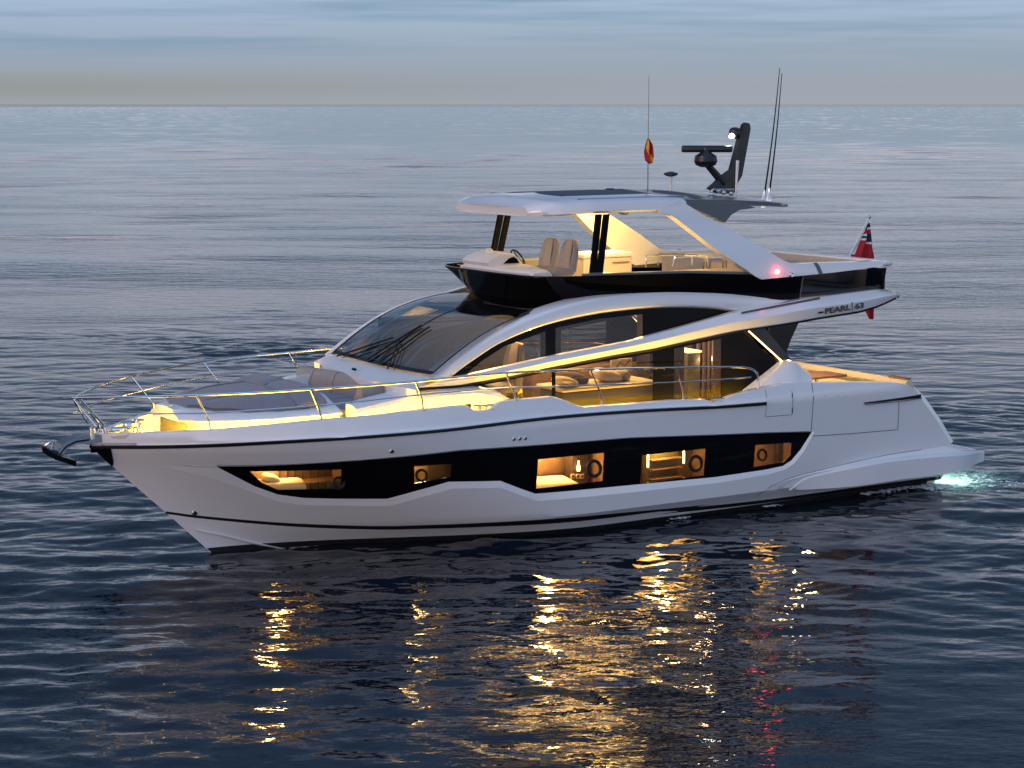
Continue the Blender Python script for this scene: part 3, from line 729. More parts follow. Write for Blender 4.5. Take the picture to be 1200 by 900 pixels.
# glazing
gin = lambda x, z: hs(x, z) - .04
UWo = cpx([(505, 449), (530, 440), (560, 417), (590, 399), (640, 380), (700, 367), (760, 360.5), (800, 359.5), (840, 361), (885, 364), (880, 369), (800, 390), (740, 404), (640, 424), (560, 443)], gin)
ug = [cpx([(548, 437), (566, 422), (592, 405.5), (640, 388), (640, 417), (600, 427), (560, 436)], gin), cpx([(651, 384.5), (700, 374), (754, 368), (754, 396), (700, 407), (651, 416)], gin)]
uw = panel(UWo, gin, ug, thick=.03, grid=.3)
upper, _ = both(uw, 'upper_window_frame', M['bglass'], yacht)
for g in ug:
    pm = panel(g, lambda x, z: gin(x, z) - .012, thick=0, grid=.3); both(pm, 'upper_window', M['glass'], yacht)
LWo = [(6.15, 2.99)] + list(map(tuple, cpx([(600, 439), (650, 428.5), (720, 414), (768, 406), (862, 386), (872, 386)], gin))) + list(map(tuple, cpx([(893, 410), (918, 427)], gin))) + [(13.1, 1.84), (6.15, 1.84)]
lx = lambda u, v: tuple(onsurf(u, v, gin)[[0, 2]])
topz = lambda u: float(np.interp(u, [548, 600, 649, 720, 765, 862, 880], [453, 442.5, 432.5, 419, 412, 391, 388]))
lg = []
for (ua, ub) in ((552, 647.5), (651, 766), (790, 846)):
    a, b_ = lx(ua, topz(ua) + 2), lx(ub, topz(ub) + 2); md = lx((ua + ub) / 2, topz((ua + ub) / 2) + 2)
    lg.append([(a[0], 1.95), a, md, b_, (b_[0], 1.95)])
lw = panel(LWo, gin, lg, thick=.03, grid=.3)
both(lw, 'saloon_window_frame', M['bglass'], yacht)
for g in lg:
    pm = panel(g, lambda x, z: gin(x, z) - .012, thick=0, grid=.3); both(pm, 'saloon_window', M['glass'], yacht)
# slanting after pillar with its lit strip
mb = MB(); rows = []
for f in np.linspace(0, 1, 10):
    a = aty(878 + (920 - 878) * f, 386 + (425 - 386) * f, -2.02); b_ = aty(896 + (927 - 896) * f, 384 + (421 - 384) * f, -1.98)
    rows.append([a + np.array((0, .25, 0)), a, b_, b_ + np.array((0, .3, 0))])
mb.loft(rows, caps=True); both(mb, 'after_pillar', M['black'], yacht)
mb = MB(); mb.tube([aty(877, 387.5, -2.05), aty(917, 424, -2.05)], .014, 6); both(mb, 'pillar_light_strip', M['gloww'], yacht)
# dark bulkhead / column abaft the saloon
mb = MB(); poly = [aty(*p, -1.2)[[0, 2]] for p in ((884, 383), (935, 376), (925, 398), (917, 420), (915, 440), (880, 440))]
mb.prism([tuple(p) for p in poly], -1.25, -.9); both(mb, 'cockpit_column', M['black'], yacht)
mb = MB(); mb.box((13.45, 0, 2.95), (.06, 3.2, 2.3)); mb.build('saloon_door', M['sglass'], yacht)
# quarter fairing from bulwark to pillar
mb = MB(); rows = []
for f in np.linspace(0, 1, 14):
    top = np.array([(875, 458), (925, 421), (936, 427), (949, 438), (950, 449)]); 
    k = f * 4; i = min(3, int(k)); pt = top[i] * (1 - (k - i)) + top[i + 1] * (k - i)
    q = aty(pt[0], pt[1], -2.10 - .25 * f); rows.append([(q[0], -hb(q[0], 2.4) + .05, 2.2), (q[0], q[1] - .06, q[2] - .05), (q[0], q[1], q[2]), (q[0], q[1] + .22, q[2] + .01), (q[0], q[1] + .30, 2.0)])
mb.loft(rows, caps=True); both(mb, 'quarter_fairing', M['white'], yacht, 40)

# ---------------- windscreen
wbase = resamp(smooth_curve([atz(*p, 3.15) for p in ((383, 416.5), (405, 421.5), (429.5, 428), (470, 437), (506, 443.5))], 6), 31)[::-1]
def rimpath(off, zf):
    h = [(7.63 + off, 0), (7.65 + off, .9), (7.75 + off, 1.45), (7.98 + off, 1.82), (8.4 + off * .9, 2.02), (9.2 + off * .5, 2.10), (11, 2.15), (13.4, 2.18), (16.0, 2.18)]
    h = [np.array(p) for p in h]; s = smooth_curve([np.array((p[0], -p[1])) for p in h[::-1]] + h[1:], 6)
    return [np.array((p[0], p[1], zf(p[0]))) for p in s]
gtop = [(8.9, -1.80), (8.35, -1.55), (8.22, -1.0), (8.2, 0), (8.22, 1.0), (8.35, 1.55), (8.55, 1.70)]
wtop = resamp(smooth_curve([np.array((x, y, 4.30)) for x, y in gtop], 6), 31)
rows = []
for i in range(31):
    a, b_ = wbase[i], wtop[i]; row = []
    for tq in np.linspace(0, 1, 21):
        p = a * (1 - tq) + b_ * tq; bu_ = .30 * math.sin(math.pi * tq); p = p + np.array((-.35, 0, .94)) * bu_
        row.append(p)
    rows.append(row)
mb = MB(); mb.loft([r[1:] for r in rows[1:-1]]); mb.build('windscreen', M['wglass'], yacht, 60)
def onws(s, tq, off=.0):
    i = s * 30; j = tq * 20; i0 = min(29, int(i)); j0 = min(19, int(j)); fi, fj = i - i0, j - j0
    p = (rows[i0][j0] * (1 - fi) + rows[i0 + 1][j0] * fi) * (1 - fj) + (rows[i0][j0 + 1] * (1 - fi) + rows[i0 + 1][j0 + 1] * fi) * fj
    return p + np.array((-.5, 0, .86)) * off
def wsband(path, wd_, name, mt, off=.006):
    mb = MB(); P = [np.array(onws(s, tq, off)) for s, tq in path]; rws = []
    for i, p in enumerate(P):
        a = P[max(0, i - 1)]; c = P[min(len(P) - 1, i + 1)]; d = c - a; d /= np.linalg.norm(d); nn = np.cross(d, np.array((-.5, 0, .86))); nn /= np.linalg.norm(nn)
        rws.append([p - nn * wd_, p + nn * wd_])
    mb.loft(rws); return mb.build(name, mt, yacht)
lin = np.linspace
wsband([(s, .035) for s in lin(.03, .97, 30)], .05, 'windscreen_frit', M['black'])
wsband([(.975, s) for s in lin(.03, .97, 30)], .04, 'windscreen_frit', M['black'])
wsband([(.03, s) for s in lin(.03, .97, 30)], .03, 'windscreen_frit', M['black'])
wsband([(.5, s) for s in lin(.03, .97, 30)], .035, 'windscreen_mullion', M['black'])
wsband([(s, .66) for s in lin(.03, .97, 30)], .09, 'windscreen_dark_bar', M['black'], off=-.05)  # dark bar drawn in for the reflection inside the glass
# white surround at the glass edge (starboard) and cowl in front
cowl_lo = resamp(smooth_curve([atz(*p, 3.0) for p in ((368, 424), (397, 434), (427, 443.5), (452, 450), (488, 457))], 6), 31)[::-1]
mb = MB(); mb.loft([[np.array((p[0] + .03, p[1], p[2] - .5)), p + np.array((-.0, 0, -.04)), p, q + np.array((-.03, 0, -.01)), q + np.array((.05, 0, .015)), q + np.array((.3, 0, .0))] for p, q in zip(cowl_lo, wbase)][::-1]); mb.build('cowl', M['white'], yacht, 35)
mb = MB(); mb.tube([np.array(onws(1.0, tq)) + np.array((0, .03, .0)) for tq in lin(0, 1, 30)], .035, 8); mb.mirror() if False else None; mb.build('windscreen_surround', M['white'], yacht)
# wipers
for (bx, ex, b0, b1, b2) in (((392, 426), (461, 395), (431, 421), (494, 381), None), ((453, 441), (468, 399), (445, 424), (503, 383), None)):
    def wsp(u, v):
        best = None
        for s in lin(0, 1, 81):
            for tq in lin(0, .7, 71):
                p = onws(s, tq, .04); q = p - CC; d = q @ cF; e = (600 + FPX * (q @ cR) / d - u) ** 2 + (450 - FPX * (q @ cU) / d - v) ** 2
                if best is None or e < best[0]: best = (e, p)
        return best[1]
    wp = empty('wiper', tuple(wsp(*bx))); wp.parent = yacht
    mb = MB(); mb.tube([wsp(*bx), wsp(*ex)], .016, 6); mb.tube([wsp(bx[0] + 7, bx[1] + 1), wsp(ex[0] + 5, ex[1] + 6)], .009, 6); mb.build('wiper_arm', M['rubber'], wp)
    mb = MB(); mb.tube(resamp([wsp(*b0), wsp((b0[0] + b1[0]) / 2, (b0[1] + b1[1]) / 2), wsp(*b1)], 9), .020, 6); mb.build('wiper_blade', M['rubber'], wp)
p = np.array(atz(415, 434, 3.08)); mb = MB(); mb.box(p + np.array((0, 0, .02)), (.05, .14, .05), 0, .02); mb.build('washer_jet', M['rubber'], yacht)

# ---------------- flybridge
frim = rimpath(0, lambda x: float(np.interp(x, [7.6, 9, 11, 12.5, 13.4, 16], [4.84, 4.83, 4.79, 4.70, 4.66, 4.72])))
def lowpt(p):
    x, y, z = p
    f = sst((x - 8.0) / 3.5)
    xl = x + .50 * (1 - f) * (1 if x < 9.5 else 1); yl = y * (.90 - .03 * (1 - f) + .06 * sst((x - 12) / 2)); zl = 4.28 if x < 11 else float(np.interp(x, [11, 13.4, 16], [4.28, 4.16, 4.24]))
    return np.array((xl, yl, zl))
mb = MB(); rws = []
for p in frim:
    q = lowpt(p); b_ = q * np.array((1, .86, 1)) + np.array((.25, 0, -.24)); rws.append([b_, q, q * .7 + p * .3, q * .3 + p * .7, p + np.array((0, 0, -.03)), p, p + np.array((.03 if p[0] < 8.3 else 0, -.05 * np.sign(p[1]) if p[0] > 8 else 0, .0))])
cut = [i for i, p in enumerate(frim) if p[0] <= 14.05]
mb.loft(rws[cut[0]:cut[-1] + 1][::-1]); mb.build('flybridge_fairing', M['bglass'], yacht, 40)
# smoked glass aft of the fairing
for sgn in (0, 1):
    seg = [i for i in range(len(frim)) if ((i <= cut[0]) if sgn == 0 else (i >= cut[-1]))]
    mb = MB(); mb.loft([[rws[i][1], rws[i][4]] for i in seg]); mb.build('flybridge_side_glass', M['sglass'], yacht)
mb = MB(); e0 = rws[0]; mb.tube([e0[1], e0[4]], .02, 6); both(mb, 'glass_post', M['black'], yacht); mb = MB(); e1_ = rws[cut[0]]; mb.tube([e1_[1], e1_[4]], .015, 6); both(mb, 'glass_post', M['coam'], yacht)
mb = MB(); mb.box((16.0, 0, 4.46), (.03, 4.3, .42)); mb.build('flybridge_stern_glass', M['sglass'], yacht)
# inner coaming
mb = MB(); rws2 = []
for p in frim:
    ins = np.array((.10 if p[0] < 9 else 0, -np.sign(p[1]) * min(abs(p[1]), .12), 0))
    rws2.append([p + ins * .4 + np.array((0, 0, -.02)), p + ins * .5 + np.array((0, 0, .035)), p + ins + np.array((0, 0, .045)), p + ins * 1.3 + np.array((0, 0, .0)), p + ins * 1.3 + np.array((0, 0, -.14))])
k2 = [i for i, p in enumerate(frim) if 8.6 < p[0] < 13.6]
ka = [i for i in k2 if frim[i][1] < 0]; kb = [i for i in k2 if frim[i][1] > 0]
mb.loft([rws2[i] for i in ka][::-1]); mb.build('flybridge_coaming', M['coam'], yacht); mb = MB(); mb.loft([rws2[i] for i in kb][::-1]); mb.build('flybridge_coaming', M['coam'], yacht)
# flybridge deck and the overhang behind
mb = MB(); dkx = lin(8.3, 16.05, 30); mb.loft([[(x, -min(1.6, .9 + (x - 8.3) * 2), 4.10), (x, -min(1.6, .9 + (x - 8.3) * 2), 4.22), (x, min(1.6, .9 + (x - 8.3) * 2), 4.22), (x, min(1.6, .9 + (x - 8.3) * 2), 4.10)] for x in dkx], True, True); mb.build('flybridge_deck', M['white2'], yacht)
mb = MB(); mb.loft([[(x, -wb(x) + .12, float(np.interp(x, bl[:, 0], bl[:, 1])) + .012) , (x, -.8, 3.98), (x, .8, 3.98), (x, wb(x) - .12, float(np.interp(x, bl[:, 0], bl[:, 1])) + .012)] for x in lin(12.6, 16.1, 14)]); mb.build('overhang_soffit', M['white2'], yacht)
mb = MB(); yb = wb(16.1); mb.loft([[(16.1, -yb, 4.06), (16.1, -yb + .1, 4.22)], [(16.45, -1.2, 4.04), (16.4, -1.2, 4.2)], [(16.5, 0, 4.04), (16.45, 0, 4.2)], [(16.45, 1.2, 4.04), (16.4, 1.2, 4.2)], [(16.1, yb, 4.06), (16.1, yb - .1, 4.22)]]); mb.build('overhang_edge', M['white'], yacht)
mb = MB(); mb.prismz([(15.9, -2.2), (16.1, -2.2), (16.45, -1.2), (16.5, 0), (16.45, 1.2), (16.1, 2.2), (15.9, 2.2)], 4.10, 4.19); mb.build('overhang_step', M['white2'], yacht)
# arch legs and after coaming
legf = lambda x, z: 1.86 + .36 * float(sst((6.1 - z) / 1.5)) + .04 * float(sst((x - 13) / 1))
LEG = [(773, 242), (798, 235), (815, 246), (833, 257), (890, 288), (918, 305), (927, 308.5), (938, 309), (952, 308.5), (1000, 307), (1034, 305.5), (1037, 308), (1034, 312), (980, 319), (924, 324.5), (893, 327.5), (886, 324), (879, 319), (847, 298), (794, 257), (786, 252), (774, 250)]
leg = [tuple(onsurf(u, v, legf)[[0, 2]]) for u, v in LEG]
mb = panel(leg, legf, off=0, thick=.22, grid=.15, ed=.08); leg_a, leg_b = both(mb, 'arch_leg', M['white'], yacht, 24)
mb = MB(); 
for (ua, va, ub, vb) in ((952.5, 308, 960, 321.5),):
    q = [onsurf(ua + (ub - ua) * f, va + (vb - va) * f ** 1.5, legf, off=.006) for f in lin(0, 1, 6)]; mb.loft([[a, a + np.array((.10, 0, .0))] for a in q])
both(mb, 'coaming_seam', M['coam'], yacht)
mb = MB(); mb.box((16.18, 0, 4.76), (.20, 4.2, .12), 0, .05); mb.build('stern_coaming', M['white'], yacht)
# navigation light
nl = onsurf(911, 318.5, legf, off=.02)
MB().lathe([(0, -.02), (.035, -.02), (.045, .0), (.035, .03), (0, .04)], nl, 14, 'Y').build('port_navigation_light', M['ledr'], yacht)
lamp('navigation_light', 'POINT', tuple(nl + np.array((0, -.10, 0))), .55, (1, .03, .03), yacht, .04)
q = onsurf(927.5, 321.5, legf, off=.02); MB().lathe([(0, -.02), (.06, -.02), (.05, .03), (.03, .03), (0, .0)], q, 12, 'Y').build('cable_gland', M['steel'], yacht)
# hardtop
def htw(x): return float(np.interp(x, [8.0, 8.12, 8.4, 9, 10.5, 11.2], [1.30, 1.55, 1.72, 1.82, 1.86, 1.87]))
xsH = np.r_[lin(7.98, 8.5, 10), lin(8.6, 11.15, 24)]
def htz(x): return float(np.interp(x, [7.98, 8.3, 9, 10.7, 11.45], [6.07, 6.16, 6.20, 6.20, 6.17]))
mb = MB(); rws = []
for x in xsH:
    wv, z = htw(x), htz(x); e = sst((x - 7.98) / .35); x_ = lambda y: x - .14 * (1 - (y / 1.9) ** 2) * (1 - sst((x - 7.98) / 1.5))
    h = [(wv - .35, z - .16), (wv - .06, z - .235 + .08 * (1 - e)), (wv, z - .20 + .1 * (1 - e)), (wv - .01, z - .05 - .01 * (1 - e)), (wv - .10, z + .0), (wv - .5, z + .05 * e), (0, z + .10 * e)]
    rws.append([(x_(y), -y, c) for y, c in h] + [(x_(y), y, c) for y, c in h[::-1][1:]])
n = len(rws[0]); mb.loft(rws, True); mb.put(rws[0], [tuple(range(n))]); mb.put(rws[-1], [tuple(range(n))[::-1]])
ht = mb.build('hardtop', M['white'], yacht, 48)
ztop = lambda x, y: htz(x) + .05 + .05 * (1 - min(1, abs(y) / max(.2, htw(x) - .5)))
mb = MB(); rws = []
for x in lin(8.85, 11.9, 16):
    wv = 1.55; rws.append([(x, g * wv, (htz(min(x, 11.45)) + (.012 + .09 * (1 - (abs(g)) ** 2)))) for g in lin(-1, 1, 13)])
mb.loft(rws); mb.build('sliding_roof', M['sroof'], ht)
mb = MB(); mb.tube([(8.85, -1.55, htz(9) + .02), (11.3, -1.58, 6.22)], .012, 6); both(mb, 'roof_track', M['dsteel'], ht)
mb = MB(); mb.box((8.75, .2, 6.275), (.22, .08, .02), 0, .008); mb.build('roof_hatch_latch', M['white2'], ht)
# grey after wing of the hardtop
mb = MB(); rws = []
for x in lin(10.95, 14.55, 26):
    f = (x - 10.95) / 3.6; wv = 1.78 - .62 * sst(f * 1.15) - .35 * sst((f - .85) / .15); zt = 6.20 - .13 * f - .10 * f ** 3; th = .20 - .12 * f
    th = max(th, .03)
    rws.append([(x, -wv + .1, zt - th), (x, -wv, zt - th * .75), (x, -wv + .02, zt - .02), (x, -wv * .75, zt + .04 * (1 - f)), (x, 0, zt + .10 * (1 - f) + .02), (x, wv * .75, zt + .04 * (1 - f)), (x, wv - .02, zt - .02), (x, wv, zt - th * .75), (x, wv - .1, zt - th)])
mb.loft(rws, True, True); wing = mb.build('hardtop_wing', M['htop'], yacht, 35)
gus = [tuple(aty(*p, -1.72)[[0, 2]]) for p in ((800, 238), (870, 238), (885, 243.5), (866, 246), (856, 252), (849, 261), (834, 254))]
mb = MB(); mb.prism(gus, -1.74, -1.55); both(mb, 'wing_gusset', M['htop'], yacht)
# hardtop posts (a pair of slats each side)
for du, nm in ((-4.5, 0), (4.5, 1)):
    a = aty(698 + du * .9, 324, -1.80); b_ = aty(706 + du, 251, -1.70); mb = MB()
    rw = []
    for f in lin(0, 1, 4):
        c = a * (1 - f) + b_ * f; rw.append([c + np.array((-.06, -.03, 0)), c + np.array((.06, -.03, 0)), c + np.array((.06, .03, 0)), c + np.array((-.06, .03, 0))])
    mb.loft(rw, True, True); both(mb, 'hardtop_post', M['matt'], yacht)
# helm console
con = empty('helm_console', (8.5, 0, 4.25)); con.parent = yacht
mb = MB(); rws = []
for y in lin(-1.15, 1.25, 18):
    e = min(1, min(y + 1.15, 1.25 - y) / .12); xf = 7.95 + .16 * (1 - sst((y + 1.15) / .5)); xa = 8.55 + .35 * sst((y + 1.1) / 1.2)
    zt = 4.88 - .05 * (1 - e ** .5)
    rws.append([(xf + .08, y, 4.55), (xf, y, zt - .05), (xf + .03, y, zt), (xf + .22, y, zt + .015), (xa - .10, y, zt + .015), (xa - .02, y, zt - .01), (xa + .03, y, zt - .10), (xa + .03, y, 4.50)])
mb.loft(rws, caps=True); mb.build('console_tray', M['white2'], con, 38)
mb = MB(); rws = []
for y in lin(.22, 1.16, 12):
    e = min(1, min(y - .22, 1.16 - y) / .10); k = .86 + .14 * e ** .5
    rws.append([(7.99, y, 4.88), (7.95, y, 4.95), (8.05, y, 4.90 + .15 * k), (8.22, y, 4.90 + .22 * k), (8.45, y, 4.90 + .24 * k), (8.60, y, 4.90 + .20 * k), (8.74, y, 4.90 + .06 * k), (8.76, y, 4.88)])
mb.loft(rws, caps=True); mb.build('instrument_pod', M['white2'], con, 34)
mb = MB(); mb.box((8.665, .69, 5.03), (.02, .74, .14), ry=R(-38)); mb.build('display', M['bglass'], con)
mb = MB(); mb.prism([(8.32, 4.925), (8.68, 4.925), (8.62, 5.01), (8.55, 5.05), (8.44, 5.02)], .205, .24); mb.build('side_window', M['bglass'], con)
wc = np.array((8.86, .55, 4.99)); mb = MB(); ax = np.array((.86, 0, .5)); s1 = np.array((0, 1, 0)); s2 = np.cross(ax, s1); mb.tube([wc + .19 * (s1 * math.cos(a) + s2 * math.sin(a)) for a in lin(0, 2 * math.pi, 25)], .018, 6)
for a in (R(90), R(210), R(330)): mb.tube([wc, wc + .19 * (s1 * math.cos(a) + s2 * math.sin(a))], .012, 5)
mb.build('steering_wheel', M['rubber'], con)
MB().lathe([(0, 0), (.075, 0), (.07, .07), (.03, .085), (0, .09)], (8.3, .72, 5.11), 14).build('compass', M['white2'], con)

# ---------------- mast, radar, aerials
mast = empty('radar_mast', (13.4, 0, 6.3)); mast.parent = yacht
mb = MB(); poly = [aty(*p, 0)[[0, 2]] for p in ((829, 221), (836, 215), (845, 206), (855, 199), (864, 165), (870, 146), (873, 143.5), (877, 145), (878, 151), (868, 206), (862, 216), (858, 227), (840, 227))]
mb.prism([tuple(p) for p in poly], -.05, .05); mb.build('mast_fin', M['carbon'], mast)
mb = MB(); mb.tube([aty(848, 215, 0), aty(829, 193, 0)], [.09, .07], 8); mb.build('radar_arm', M['carbon'], mast)
rc = aty(827, 186, 0); mb = MB(); mb.lathe([(.10, -.17), (.20, -.13), (.24, -.05), (.22, .06), (.12, .12), (.06, .18), (.06, .22)], rc, 20); rb = mb.build('radar_base', M['carbon'], mast)
mb = MB(); ra = aty(828.5, 174.5, 0); mb.box(ra, (1.04, .12, .14), rz=-TH * .9, bev=.03); mb.build('radar_scanner', M['carbon'], rb)
sl_ = aty(861, 156, 0); mb = MB(); mb.box(sl_, (.22, .20, .24), 0, .07); sb = mb.build('deck_floodlight', M['carbon'], mast)
fl = aty(857.5, 159.5, -.1); MB().lathe([(0, -.04), (.05, -.03), (.055, .0), (.04, .04), (0, .05)], fl, 12).build('floodlight_lens', M['ledc'], sb)
lamp('floodlight', 'POINT', tuple(fl + np.array((-.12, -.06, -.06))), 8, (1, .92, .75), yacht, .05)
mb = MB(); mb.tube([aty(862, 232, -.3), aty(864.5, 188, -.3)], [.016, .035], 8); mb.build('short_aerial', M['white2'], mast)
for (u, v, y) in ((834, 228, -.5), (842, 224, -.1), (848, 226, -.35), (853, 222, .1), (857, 227, -.2), (861, 224, .1)):
    p = aty(u, v, y); mb = MB(); mb.tube([(p[0], p[1], 6.18), (p[0], p[1], p[2])], .02, 6); mb.lathe([(0, -.04), (.045, -.03), (.055, 0), (.04, .04), (0, .055)], p, 10); mb.build('horn_fitting', M['steel'], mast)
mb = MB(); mb.tube([aty(836, 222, -.4), aty(860, 222, -.2)], .018, 6); mb.tube([aty(834, 222, -.4), aty(834, 234, -.4)], .018, 6); mb.build('mast_rail', M['steel'], mast)
for (b0, tp, y) in (((895, 234), (913.5, 80), -.55), ((901, 231), (916, 86), .35)):
    a, c = aty(*b0, y), aty(*tp, y); mb = MB(); q = [a + (c - a) * f + np.array((.03, 0, 0)) * math.sin(f * 3) for f in lin(0, 1, 10)]; mb.tube(q, [.022 - .014 * f for f in lin(0, 1, 10)], 6); wa = mb.build('whip_aerial', M['rubber'], yacht)
    MB().lathe([(.06, -.16), (.06, -.02), (.03, .06), (.03, .2)], a, 10).build('aerial_mount', M['steel'], wa)
sb_ = aty(786, 222, .2); mb = MB(); mb.tube([sb_ + np.array((0, 0, -.1)), sb_ + np.array((0, 0, .28))], .028, 8); gp = mb.build('antenna_stalk', M['white2'], yacht); MB().lathe([(.05, .26), (.11, .28), (.15, .30), (.14, .33), (.04, .36)], sb_, 16).build('antenna_dome', M['carbon'], gp)
p = aty(715, 222.5, .2); mb = MB(); mb.lathe([(.11, -.06), (.11, .0), (.08, .03), (0, .035)], p, 14); mb.build('roof_puck', M['carbon'], yacht)
# flag halyard pole
a, c = aty(759, 224, .9), aty(760.5, 89, .9); mb = MB(); mb.tube([a, c], [.016, .007], 6); mb.build('signal_pole', M['dsteel'], yacht)

# ---------------- rails
def rw_(x): return float(np.interp(x, [-.5, -.3, 0, .5, 1.0, 1.8, 2.8, 3.8, 4.8, 6.5, 9, 14], [.0, .25, .58, .98, 1.36, 1.82, 2.22, 2.42, 2.50, 2.52, 2.52, 2.50]))
rwf = lambda x, z: rw_(x)
def rpts(px): return [onsurf(u, v, rwf) for u, v in px]
def rail3(px, r, name, par=yacht):
    P = rpts(px); mb = MB(); mb.tube(smooth_curve(P, 5), r, 8); return both(mb, name, M['steel'], par)
def yz(px): return [(p, onsurf(p[0], p[1], rwf)) for p in px]
TOPR = [(84, 466.3), (97, 466.2), (130, 465.6), (180, 464.6), (230, 463), (300, 460), (364, 456), (425, 452), (487, 447), (540, 441.5), (593, 437), (640, 434.5), (692, 433), (740, 431.8), (792, 430.8), (840, 430), (870, 430.4), (884, 434), (888, 442), (888.5, 456)]
MIDR = [(99, 484.5), (130, 484.8), (180, 485), (245, 483.8), (310, 480), (375, 475), (430, 469.5), (490, 463), (540, 458.5), (597, 454.5), (650, 453), (700, 451), (750, 449.5), (797, 447.5), (840, 445), (880, 442)]
rail3(TOPR, .021, 'top_rail'); rail3(MIDR, .014, 'middle_rail')
for px in (TOPR[0], MIDR[0]):       # bow loops joining both sides
    p = onsurf(*px, rwf); y = -p[1]; q = smooth_curve([(p[0], -y, p[2]), (p[0] - .10, -y * .75, p[2]), (p[0] - .16, -y * .35, p[2]), (p[0] - .17, 0, p[2]), (p[0] - .16, y * .35, p[2]), (p[0] - .10, y * .75, p[2]), (p[0], y, p[2])], 5)
    mb = MB(); mb.tube(q, .021 if px is TOPR[0] else .014, 8); mb.build('bow_rail', M['steel'], yacht)
bwf = lambda x, z: max(.05, hb(x, 2.5) - .08)
for tp, kn, bs in (((93, 466.3), (121, 497), (124.5, 506)), ((230, 463), (245, 493), (247, 505)), ((364, 456), (374.5, 482), (378, 493)), ((487, 447), (495, 469), (496, 480)), ((593, 437), (602, 459), (604.5, 468)), ((692, 433), (704.5, 462), (706, 477)), ((792, 431), (800, 456), (801, 469))):
    mb = MB(); a = onsurf(*tp, rwf); k_ = onsurf(*kn, bwf); e = onsurf(*bs, bwf); mb.tube([a, a * .3 + k_ * .7, k_, k_ * .4 + e * .6 + np.array((0, 0, 0)), e], [.017, .017, .019, .02, .022], 8); mb.lathe([(.05, -.02), (.05, .0), (.03, .02)], e, 10); both(mb, 'stanchion', M['steel'], yacht)
mb = MB(); a = onsurf(85, 466.5, rwf); e = aty(113, 500, -.2); mb.tube([a, a * .2 + e * .8, e], .017, 8); both(mb, 'stanchion', M['steel'], yacht)
# fairleads in the bulwark
for (u0, u1, v) in ((554, 578, 474.5), (834, 856, 467)):
    mb = MB(); a, c = onsurf(u0, v + 1, hb, off=-.06), onsurf(u1, v, hb, off=-.06); mb.tube([a, c], .022, 8)
    for f in (.35, .65): q = a + (c - a) * f; mb.tube([q, q + np.array((0, 0, -.16))], .018, 8)
    both(mb, 'fairlead', M['steel'], yacht)
mb = MB(); q = [onsurf(u, v, hb, off=.002) for u, v in ((129, 511.5), (133, 514.5), (147, 514), (152, 509.5))]; mb.loft([[q[0], q[3]], [q[1], q[2]]]); both(mb, 'fairlead_recess', M['dsteel'], yacht)
mb = MB(); a, c = onsurf(118, 520.3, hb, off=.004), onsurf(160, 520.3, hb, off=.004); mb.tube([a, c], .008, 6); both(mb, 'bow_crease', M['line'], yacht)
# windlass, bollard on the foredeck
wl = empty('windlass', (.5, 0, 2.05)); wl.parent = yacht
wp_ = aty(150, 500, -.05); mb = MB(); mb.lathe([(.16, -.2), (.16, -.02), (.10, .0), (.08, .05), (.14, .07), (.10, .10), (0, .11)], wp_, 18); mb.build('windlass_drum', M['steel'], wl)
q = aty(163, 497, -.25); mb = MB(); mb.lathe([(.05, -.25), (.045, .03), (.09, .06), (.09, .09), (0, .10)], q, 14); mb.build('capstan', M['steel'], wl)
mb = MB(); mb.tube([aty(128, 505, 0), aty(150, 500, -.05)], .03, 8); mb.box(aty(140, 503, -.1), (.3, .12, .08), 0, .02); mb.build('chain_stopper', M['steel'], wl)
q = aty(108, 505, -.12); mb = MB(); mb.lathe([(.05, -.14), (.05, .05), (.06, .06), (0, .09)], q, 12); mb.build('bow_light', M['steel'], yacht)

# ---------------- cockpit
cs = empty('cockpit_sofa', (16.4, 0, 1.34)); tag(cs, 'cream cockpit sofa across the stern, its high back glowing in warm light', 'sofa')
q0 = atz(1047, 443, 2.3); xb = q0[0]; yb_ = 2.05
mb = MB(); mb.loft([[(xb - .38, y, 1.36), (xb - .14, y, 1.75), (xb - .05, y, 2.26), (xb, y, 2.31), (xb + .10, y, 2.30), (xb + .14, y, 2.2), (xb + .14, y, 1.36)] for y in lin(-yb_, yb_, 12)][::-1], caps=True); mb.build('backrest', M['cream'], cs, 50)
mb = MB(); mb.box((xb - .55, 0, 1.62), (.75, 3.6, .5), 0, .06); mb.build('seat', M['cream'], cs, 50)
mb = MB(); mb.box((xb + .04, -1.75, 2.325), (.16, .55, .03), 0, .01); mb.build('armrest_cap', M['teak'], cs)
mb = MB(); mb.prismz([(17.30, -2.0), (17.42, -2.0), (17.42, 2.05), (17.30, 2.05)], 1.0, 1.6); mb.build('transom_bulkhead', M['white2'], yacht)
mb = MB(); mb.prismz([(14.0, 2.0), (16.6, 2.0), (16.6, 2.16), (14.0, 2.22)], 1.3, 2.28); mb.build('cockpit_side', M['white2'], yacht)
tb = empty('cockpit_table', (15.2, -.6, 1.34)); tag(tb, 'small teak table standing in the stern cockpit', 'table')
p = aty(957, 440, -.6); mb = MB(); mb.box((p[0], p[1], p[2]), (1.1, .7, .05), 0, .015); mb.build('tabletop', M['teak'], tb)
mb = MB(); mb.tube([(p[0], p[1], 1.34), (p[0], p[1], p[2] - .03)], .05, 10); mb.build('pedestal', M['steel'], tb)

